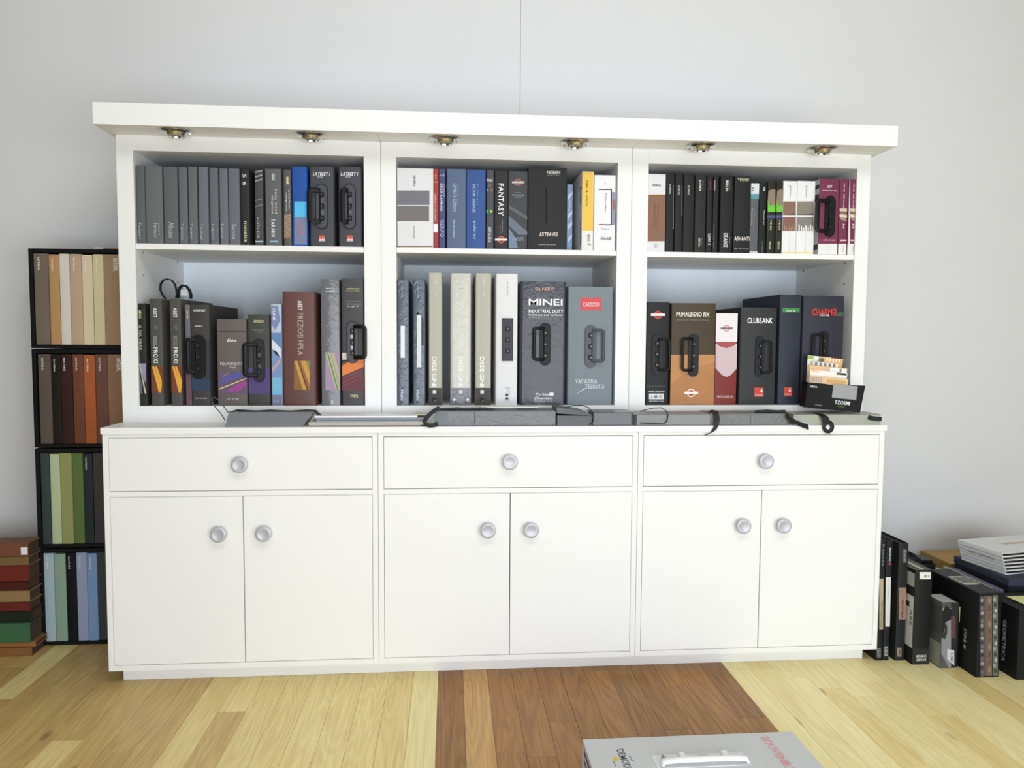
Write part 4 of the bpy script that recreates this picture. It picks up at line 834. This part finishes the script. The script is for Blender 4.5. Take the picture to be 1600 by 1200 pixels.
for j, (z0, z1) in enumerate(RZ):
    c = thing('sample_tray', ((XL + XR) / 2, .5, z0), RL[j], 'tray', 'stacked black sample trays')
    MB().box((XL, YR, z0), (XL + .014, .636, z1), .001).build('side_wall', trm, c); MB().box((XR - .014, YR, z0), (XR, .636, z1), .001).build('side_wall', trm, c)
    MB().box((XL + .0142, YR, z0), (XR - .0142, .636, z0 + .013)).build('bottom_wall', trm, c); MB().box((XL + .0142, YR, z1 - .014), (XR - .0142, .636, z1)).build('top_wall', trm, c)
    MB().box((XL + .0142, .62, z0 + .0132), (XR - .0142, .636, z1 - .0142)).build('back_wall', trm, c)
    n = len(STR[j]); x = XL + .0145
    ym = (at(0, 0, YR), 0)[1]
    vm = (466, 623, 780, 932)[j]
    xs = [at(s[1], vm, YR + .006).x for s in STR[j]] + [XR - .0150]
    for k, (h, u0, u1, nm) in enumerate(STR[j]):
        xa = max(xs[k], XL + .0150) + .0004; xb = xs[k + 1] - .0004
        zb, zt = z0 + .0134, z1 - .018 - (.003 if k % 3 == 1 else 0)
        yy = YR + .004 + (k % 2) * .002
        s = thing('colour_sample', ((xa + xb) / 2, yy, zb), '%s sample strip in the %s black tray' % (nm, ('topmost', 'second', 'third', 'bottom')[j]), 'sample', 'colour sample strips in the tray rack')
        # a gently bowed strip
        pr = [(xa, yy + .010), (xa + .001, yy + .002), ((xa + xb) / 2, yy), (xb - .001, yy + .002), (xb, yy + .010), (xb, yy + .24), (xa, yy + .24)]
        MB().prism(pr, zb, zt).build('strip', mat(h, .55, 0.92, grain=.05, scale=120, bump=.1, bscale=300), s, smooth=40)
        if h not in ('3a4443', 'b4c09c', '93985e', '5f7440', '8ca592'):
            lettering(s, ('NATURAL', 'MATERIA', 'NATURE')[k % 3], (xa + (xb - xa) * .30, yy + .0006, zt - .014), (0, 0, -.048), ((xb - xa) * .14, 0, 0), mat('c9c6bd', .6, 1.5), (0, -1, 0), .0012)
p = at(146, 387, .4); q = at(161, 387, .4)
tag(MB().box((p.x, .4, RZ[0][1] + .0002), (q.x, .5, RZ[0][1] + .012), .001).build('paint_chip', mat('d4d4d2', .5), origin=(p.x, .45, RZ[0][1])), 'small white block on top of the sample rack', 'block')
tag(MB().box((q.x + .003, .4, RZ[0][1] + .0002), (-.02, .52, RZ[0][1] + .008), .001).build('paint_chip', mat('7c4a40', .5), origin=(q.x, .45, RZ[0][1])), 'reddish brown block on top of the sample rack', 'block')

# flat books on the floor beside the rack
YB = .265
def zpx(v): return at(30, v, YB).z
BK = [(1026, 1013, '9a6a3e', 'orange-brown wooden board at the very bottom of the floor stack', -.408, .0), (1013, 1005, 'a8743f', 'orange-brown board second from the bottom of the floor stack', -.398, .012), (1005, 975, '4d7d55', 'thick green book low in the floor stack', -.412, .0),
      (975, 957, '2c3a2c', 'dark green book on the thick green one in floor stack', -.410, .018), (957, 943, '7c302c', 'red book in the middle of the floor stack', -.413, .01), (943, 925, 'a2885a', 'tan book between the red ones in floor stack', -.413, .012),
      (925, 911, '5e2a24', 'dark maroon book above the tan one in floor stack', -.414, .01), (911, 886, '84332c', 'thick red book below the upper tan one in floor stack', -.413, .012), (886, 872, '8c744a', 'upper tan book, second from the top of floor stack', -.413, .014), (872, 851, '8c5a42', 'brown book with white label, topmost of the floor stack', -.412, .01)]
zz = .0002
for k, (vb, vt, h, lab, xr, dy) in enumerate(BK):
    th = zpx(vt) - zpx(vb); y0 = YB + dy * .6; xr += .022; yd = .355
    c = thing('flat_book', (xr - .17, y0 + .04, zz), lab, 'book', 'books stacked flat on the floor beside the rack')
    t = min(.0035, th * .2); xl = xr - .36
    pr = [(y0 + .003, zz), (yd, zz), (yd, zz + t), (y0 + t, zz + t), (y0 + t, zz + th - t), (yd, zz + th - t), (yd, zz + th), (y0 + .003, zz + th), (y0, zz + th - .002), (y0, zz + .002)]
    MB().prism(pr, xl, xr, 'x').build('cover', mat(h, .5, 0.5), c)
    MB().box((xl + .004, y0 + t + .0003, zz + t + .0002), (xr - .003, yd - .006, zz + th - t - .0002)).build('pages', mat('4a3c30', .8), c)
    if k == 9:
        a = at(33, 868, y0); b = at(61, 857, y0)
        MB().box((a.x, y0 - .0006, zz + th * .15), (min(b.x, xr - .002), y0 - .0001, zz + th * .7)).build('label_sticker', mat('b9b9be', .6, 1.5), c)
    zz += th + .0002

# ------------------------------------------------------------------ black binders on the floor by the other end
R_ = None
FG = 'black binders standing on the floor beside the cabinet'
def fbook(x0, x1, y0, z1, d, h, label, name='binder', cat='binder', k=0.8, rough=.5, z0=.0002, pages=None, group=FG):
    bk = thing(name, ((x0 + x1) / 2, y0 + d / 2, z0), label, cat, group)
    bk['x0'] = x0; bk['x1'] = x1; bk['z0'] = z0; bk['z1'] = z1; bk['yf'] = y0; bk['k'] = k
    w_ = x1 - x0; t = min(.0035, w_ * .16); rr = min(.003, w_ * .2)
    pr = [(x0, y0 + rr), (x0 + rr * .3, y0 + rr * .3), (x0 + rr, y0), (x1 - rr, y0), (x1 - rr * .3, y0 + rr * .3), (x1, y0 + rr), (x1, y0 + d), (x1 - t, y0 + d), (x1 - t, y0 + max(t, rr)), (x0 + t, y0 + max(t, rr)), (x0 + t, y0 + d), (x0, y0 + d)]
    MB().prism(pr, z0, z1).build('cover', mat(h, rough, k, grain=.05), bk, smooth=40)
    MB().box((x0 + t + .0002, y0 + max(t, rr) + .0002, z0 + .002), (x1 - t - .0002, y0 + d - .005, z1 - .005)).build('pages', pages or mat('2a2a2c', .8), bk)
    return bk
def side_panel_mark(bk, ya, yb, za, zb, h, name='label_sticker', lift=.0004):
    x = bk['x0'] - lift; mb = MB(); mb.add([(x, ya, za), (x, ya, zb), (x, yb, zb), (x, yb, za)], [(0, 1, 2, 3)])
    o = mb.build(name, mat(h, .5), bk, flip=False)
    if o.data.polygons[0].normal.x > 0: o.data.flip_normals()
    return o
bk = fbook(2.7052, 2.7300, .0155, .455, .30, '26292a', 'slim black floor binder closest to the cabinet end')
D(bk, 1374, 904, 1380.5, 983, 'b5a78e'); T(bk, 1375.5, 938, 1379, 980, 'GRANITOS', '6a5c48', 'd'); T(bk, 1378, 850, 1381.5, 884, 'Resista', '9a9cb0', 'd'); D(bk, 1370.5, 1013, 1376, 1027, '8c8c8c'); T(bk, 1371.5, 1014, 1375, 1026, 'EAN', '3c3c3c', 'd')
bk = fbook(2.7322, 2.7560, .0155, .447, .30, '24272a', 'slim black floor binder with long white label, second from the cabinet')
D(bk, 1383.5, 902, 1392, 979, 'd8d8d4'); T(bk, 1386, 906, 1389, 975, 'POLIMERIC FOGL', '7c7c7c', 'd'); T(bk, 1388.5, 856, 1392, 878, 'ENOFAL', 'dcdcdc', 'd')
P(bk, [(1390.5 + 2.2 * math.cos(q * .785), 881 + 2.2 * math.sin(q * .785)) for q in range(8)], 'a04a40', 3, 'emblem'); D(bk, 1382, 1010, 1387.5, 1025, '9a9a96'); T(bk, 1383, 1012, 1386.5, 1023, 'ET', '3c3c3c', 'd')
bk = fbook(2.7760, 2.8125, .0097, .4382, .29, '2a2d2c', 'tall black floor binder with a pinkish brown label')
D(bk, 1404.5, 918, 1416, 968, '9a7f70'); T(bk, 1408, 936, 1412, 966, 'GENOMA', '5a3c34', 'd'); D(bk, 1410, 858, 1416.5, 879, '595c5a'); T(bk, 1412, 860, 1415, 877, 'ROVI', 'b4b4b0', 'd'); D(bk, 1402, 1012, 1408.5, 1026, 'a08a78'); T(bk, 1403.5, 1014, 1407, 1025, 'HPL', '4c3c34', 'd')
bk = fbook(2.8185, 2.8840, -.0272, .3494, .19, '252525', 'thick black floor box with small white label on its spine', 'sample_box', 'box', pages=mat('9c9c94', .8))
D(bk, 1437, 894, 1454, 905, 'e4e4dc'); T(bk, 1444, 898, 1452, 902, 'HPL 12', '6a6a66', 'h'); D(bk, 1420, 1013, 1460, 1040, '333333', 1); T(bk, 1431.5, 1023, 1447, 1027, 'EDEEC', 'e8e8e0', 'h'); T(bk, 1431.5, 1028.5, 1447, 1032.5, 'GEDINUR', 'e8e8e0', 'h')
side_panel_mark(bk, -.024, .05, .06, .25, 'c9cac6'); side_panel_mark(bk, -.024, .03, .285, .335, 'b0b0ac'); side_panel_mark(bk, .0, .02, .205, .225, '3a3a3a', 'emblem', .0008); lettering(bk, 'ABE', (bk['x0'], -.005, .20), (0, 0, -.06), (0, -.012, 0), mat('5c5c5c', .6), (-1, 0, 0), .001)
MB().box((2.822, -.022, .3476), (2.880, .155, .3486)).build('paper_top', mat('8d8d86', .7), bk)
for n in range(3): MB().box((2.829 + n * .018, -.015, .3486), (2.840 + n * .018, .15, .3491)).build('printed_strip', mat(('4c4c48', 'c0c0b8', '5a5a54')[n], .7), bk)
bk = fbook(2.9010, 2.9620, -.0625, .2399, .10, '555553', 'small floor box with black and white swirl picture', 'sample_box', 'box', pages=mat('a8a8a4', .8), rough=.25)
D(bk, 1470, 950, 1486, 1043, '8e8e8c', 1); P(bk, [(1470, 956), (1478, 946), (1487, 953), (1486, 968), (1478, 972), (1474, 990), (1470, 1000)], '2a2a2a', 2); P(bk, [(1476, 972), (1480, 978), (1480, 990), (1476, 1000), (1472, 996), (1476, 986)], '3c3c3c', 3); D(bk, 1486.5, 943, 1499, 1043, '343236', 2); D(bk, 1486, 963, 1493, 997, '64484c', 3)
P(bk, [(1480, 1014), (1491, 1016), (1491, 1040), (1480, 1030)], 'c9c9c9', 3); T(bk, 1485, 1020, 1489, 1032, 'LAM', '6c6c6c', 'd'); P(bk, [(1470, 1043), (1470, 1020), (1476, 1030), (1482, 1043)], '5c5c5c', 3)
side_panel_mark(bk, -.0605, .03, .004, .09, '8e8e84'); side_panel_mark(bk, -.0605, .03, .12, .225, '4c4c4c', 'printed_panel')
MB().box((2.905, -.058, .2388), (2.957, .030, .2396)).build('paper_top', mat('b0b0ac', .6), bk)
bk = fbook(2.9635, 2.9750, -.055, .235, .13, '222222', 'thin black folder tucked beside the swirl picture box', 'folder', 'folder')
D(bk, 1499, 948, 1501, 972, 'b8b878', 1)
# pair behind
bk = fbook(2.9000, 2.9700, .170, .330, .30, '222324', 'black floor binder behind the swirl box, near the wall')
D(bk, 1440, 885, 1455, 900, '3c3e40')
bk = fbook(2.9720, 3.0330, .175, .308, .28, '1d1d1f', 'black floor binder near the wall behind the big picture box')
MB().box((2.975, .19, .3082), (3.03, .26, .318), .002).build('clasp', mat('18181a', .4), bk)
# big box with pictures
bk = fbook(2.9790, 3.0640, -.1431, .2986, .285, '1c1c1e', 'big black floor box with strips of pictures down its spine', 'sample_box', 'box', pages=mat('3a3a3c', .7))
for a in ((1532, 932, 1537, 1057, '5c5c60'), (1538, 931, 1543, 1056, '6e5c52'), (1543, 931, 1550, 1056, '75645a'), (1551, 930, 1559, 1056, '6e7068')): D(bk, *a)
for n in range(18): D(bk, 1532.4, 936 + n * 6.6, 1536 + n % 2, 940 + n * 6.6, ('9a9a9a', '3c3c42', '707074')[n % 3], 2)
for n in range(10): P(bk, [(1544 + n % 3, 934 + n * 12), (1549, 936 + n * 12), (1548, 943 + n * 12), (1543.5, 942 + n * 12)], ('8e7a68', '665048', '7c5044')[n % 3], 2)
for n in range(14): D(bk, 1552 + n % 3, 934 + n * 8.6, 1556 + n % 3, 939 + n * 8.6, ('9a9c90', '44443e', 'b0b0a8')[n % 3], 2)
lettering(bk, 'STONE 4K', (bk['x0'], -.075, .15), (0, 0, -.075), (0, -.012, 0), mat('b8b8b8', .6), (-1, 0, 0), .001); lettering(bk, 'ID', (bk['x0'], -.03, .10), (0, 0, -.04), (0, -.02, 0), mat('8c8c8c', .6), (-1, 0, 0), .001)
MB().box((2.9825, -.138, .2976), (3.0605, .135, .2996), .001).build('lid', mat('2b2b2d', .5), bk)
MB().box((2.992, -.05, .2997), (3.046, .045, .3003)).build('label_sticker', mat('b4b4ac', .6), bk)
for n in range(5): MB().box((3.0 + n * .009, -.03, .3004), (3.005 + n * .009, .03, .3008)).build('printed_mark', mat('44443e', .6), bk)
lettering(bk, 'LAMINAM', (3.052, .06, .2998), (0, -.10, 0), (.006, 0, 0), mat('e0e0e0', .6), (0, 0, 1), .0006)
bk = fbook(3.1060, 3.3800, -.1733, .2498, .19, '1e1e20', 'black floor box at the end of the binder row, silver lettering', 'sample_box', 'box')
lettering(bk, 'GEOMETRICA', (bk['x0'], -.1, .19), (0, 0, -.15), (0, -.016, 0), mat('b4b4b8', .6), (-1, 0, 0), .001)
MB().box((3.16, -.15, .2500), (3.30, -.04, .2508)).build('paper_top', mat('d6d69a', .6), bk)
Z3 = Vector((0, 0, 1))
# boxes behind and the white books on them
c = thing('cardboard_box', (3.45, .5, .0002), 'brown cardboard box against the wall behind the floor binders', 'box')
MB().box((3.265, .42, .0002), (3.72, .625, .226)).build('body', mat('9c8250', .7), c)
MB().box((3.267, .421, .2262), (3.446, .624, .229)).build('flap', mat('a88c58', .7), c); MB().box((3.45, .421, .2262), (3.718, .624, .229)).build('flap', mat('a88c58', .7), c)
c = thing('sheet_bundle', (3.18, .3, .0002), 'upright bundle of tan and grey sheets beside the white books', 'bundle')
for n in range(6):
    MB().box((3.106 + n * .021, .06, .0002), (3.1235 + n * .021, .33, .247 - (n % 3) * .004)).build('sheet', mat(('9a8a6c', 'b2a58a', '8c8470', 'a39a84', '6c6c80', '74748c')[n], .7), c)
c = thing('sample_box', (3.5, .2, .0002), 'dark box carrying the pile of white books', 'box')
MB().box((3.2400, .05, .0002), (3.80, .36, .2770), .002).build('body', mat('25272c', .5), c)
MB().box((3.2380, .048, .2550), (3.802, .362, .2828), .002).build('lid', mat('3c3c4c', .5), c)
ang = math.radians(9.5)
zz = .2832
wbm = mat('dcdcda', .5)
for n in range(6):
    th = .0146; ax = Vector((math.cos(ang), math.sin(ang), 0)); ay = Vector((-math.sin(ang), math.cos(ang), 0))
    org = Vector((3.2640 - n * .0062 + (n % 2) * .001, .1 - n * .003, zz))
    c = thing('white_book', org, ('lowest', 'second', 'third', 'fourth', 'fifth', 'topmost')[n] + ' of the white books piled on the dark box', 'book', 'white books piled on the dark floor box')
    def sl(a0, a1, b0, b1, za, zb, nm, m):
        p = [org + ax * a + ay * b for a, b in ((a0, b0), (a1, b0), (a1, b1), (a0, b1))]
        return MB().hull8([q + Z3 * za for q in p], [q + Z3 * zb for q in p]).build(nm, m, c)
    sl(0, .34, 0, .205, 0, .0028, 'lower_cover', wbm); sl(0, .34, 0, .205, th - .0028, th - .0002, 'upper_cover', wbm)
    sl(0, .0030, 0.0, .205, .0030, th - .0030, 'spine', wbm); sl(.010, .336, .006, .2, .0030, th - .0030, 'pages', mat('17171a', .7))
    if n == 5: lettering(c, 'laminate', org + ax * .12 + ay * .10 + Z3 * th, ax * .12, ay * .03, mat('e0b8b0', .6), (0, 0, 1), .0006)
    if n == 3: lettering(c, 'ABET GRAPHICA', org + ay * .16 + Z3 * .004, -ay * .12, Z3 * .010, mat('8c8c90', .6), -ax, .0006)
    zz += th

# ------------------------------------------------------------------ grey sample case lying on the floor
ZB = .08
p = atz(910, 1155, ZB); q = atz(1238, 1142.5, ZB)
yb = (p.y + q.y) / 2; yfc = yb - .36
c = thing('sample_case', ((p.x + q.x) / 2, yb - .2, .0002), 'light grey sample case lying flat on the walnut boards, white handle up', 'case')
cm = mat('c3c4c4', .5, grain=.02)
MB().box((p.x, yfc, ZB - .0036), (q.x, yb, ZB), .0025).build('top_cover', cm, c)
MB().box((p.x, yfc, .0002), (q.x, yb, .0038), .0015).build('bottom_cover', cm, c)
MB().box((p.x + .0002, yb - .0036, .0039), (q.x, yb - .0002, ZB - .0038)).build('spine', cm, c)
for n in range(6):
    MB().box((p.x + .004, yfc + .01, .0044 + n * .0119), (q.x - .006, yb - .006, .0044 + n * .0119 + .0105)).build('sheet_pack', mat(('d8d8e0', '5a6a8c', 'dedee2', '48506c', 'd2d2da', '8a92a8')[n], .7), c)
def tp(u, v): return atz(u, v, ZB)
def topshape(pts, h, lift=.0004, name='printed_shape', parent=None):
    mb = MB(); mb.add([tp(*a) + Vector((0, 0, lift)) for a in pts], [tuple(range(len(pts)))]); o = mb.build(name, mat(h, .55), parent or c, flip=False)
    if o.data.polygons[0].normal.z < 0: o.data.flip_normals()
a = tp(1188, 1153); b = tp(1230, 1204)
lettering(c, 'SOUVENIR3', a, (b - a) * 1.02, Vector((.024, .008, 0)), mat('dc9298', .6), (0, 0, 1), .0006)
a = tp(963, 1172); b = tp(976, 1202)
lettering(c, 'DEMODE', a, (b - a) * 1.1, Vector((.020, .004, 0)), mat('55565a', .6), (0, 0, 1), .0006)
topshape([(957, 1184), (963, 1182), (967, 1188), (960, 1190)], 'd8b848')
for uu in ((982, 1181, 987, 1186), (985, 1187, 990, 1190), (958, 1190, 962, 1198)):
    topshape([(uu[0], uu[1]), (uu[0] + 1, uu[1] - .6), (uu[2] + 1, uu[3] - .6), (uu[2], uu[3])], '606066')
# handle set into the cover
hmw = mat('eef0f2', .35)
hx0, hx1 = tp(1032, 1196).x, tp(1168, 1190).x; hy = tp(1100, 1180).y
hd = MB().box((hx0 - .012, hy - .055, ZB - .0002), (hx1 + .004, hy + .008, ZB + .0012), .001).build('handle', mat('d9dadb', .45), c)
yg = tp(1100, 1195).y
MB().tube([(hx0 + .004, yg, ZB + .004), (hx0 + .006, yg, ZB + .013), (hx0 + .05, yg - .002, ZB + .017), (hx1 - .05, yg - .002, ZB + .017), (hx1 - .006, yg, ZB + .013), (hx1 - .004, yg, ZB + .004)], .011, .006, up=(0, 0, 1), n=10).build('grip', hmw, hd, smooth=60)
for u in (1064, 1132):
    x = tp(u, 1180).x; MB().box((x - .008, hy - .03, ZB + .0012), (x + .008, hy + .004, ZB + .010), .0015).build('hinge_block', hmw, hd)
x = tp(1098, 1182).x; MB().box((x - .013, hy - .024, ZB + .0012), (x + .013, hy - .004, ZB + .005), .001).build('latch_plate', mat('c3c4c6', .4), hd)
MB().box((hx0 + .012, yg + .008, ZB + .0012), (hx0 + .018, yg + .04, ZB + .009), .001).build('hinge_pin', mat('8c8c90', .35), hd)
for o in list(COL.objects):
    for kk in ('x0', 'x1', 'z0', 'z1', 'yf', 'k'):
        if kk in o.keys(): del o[kk]
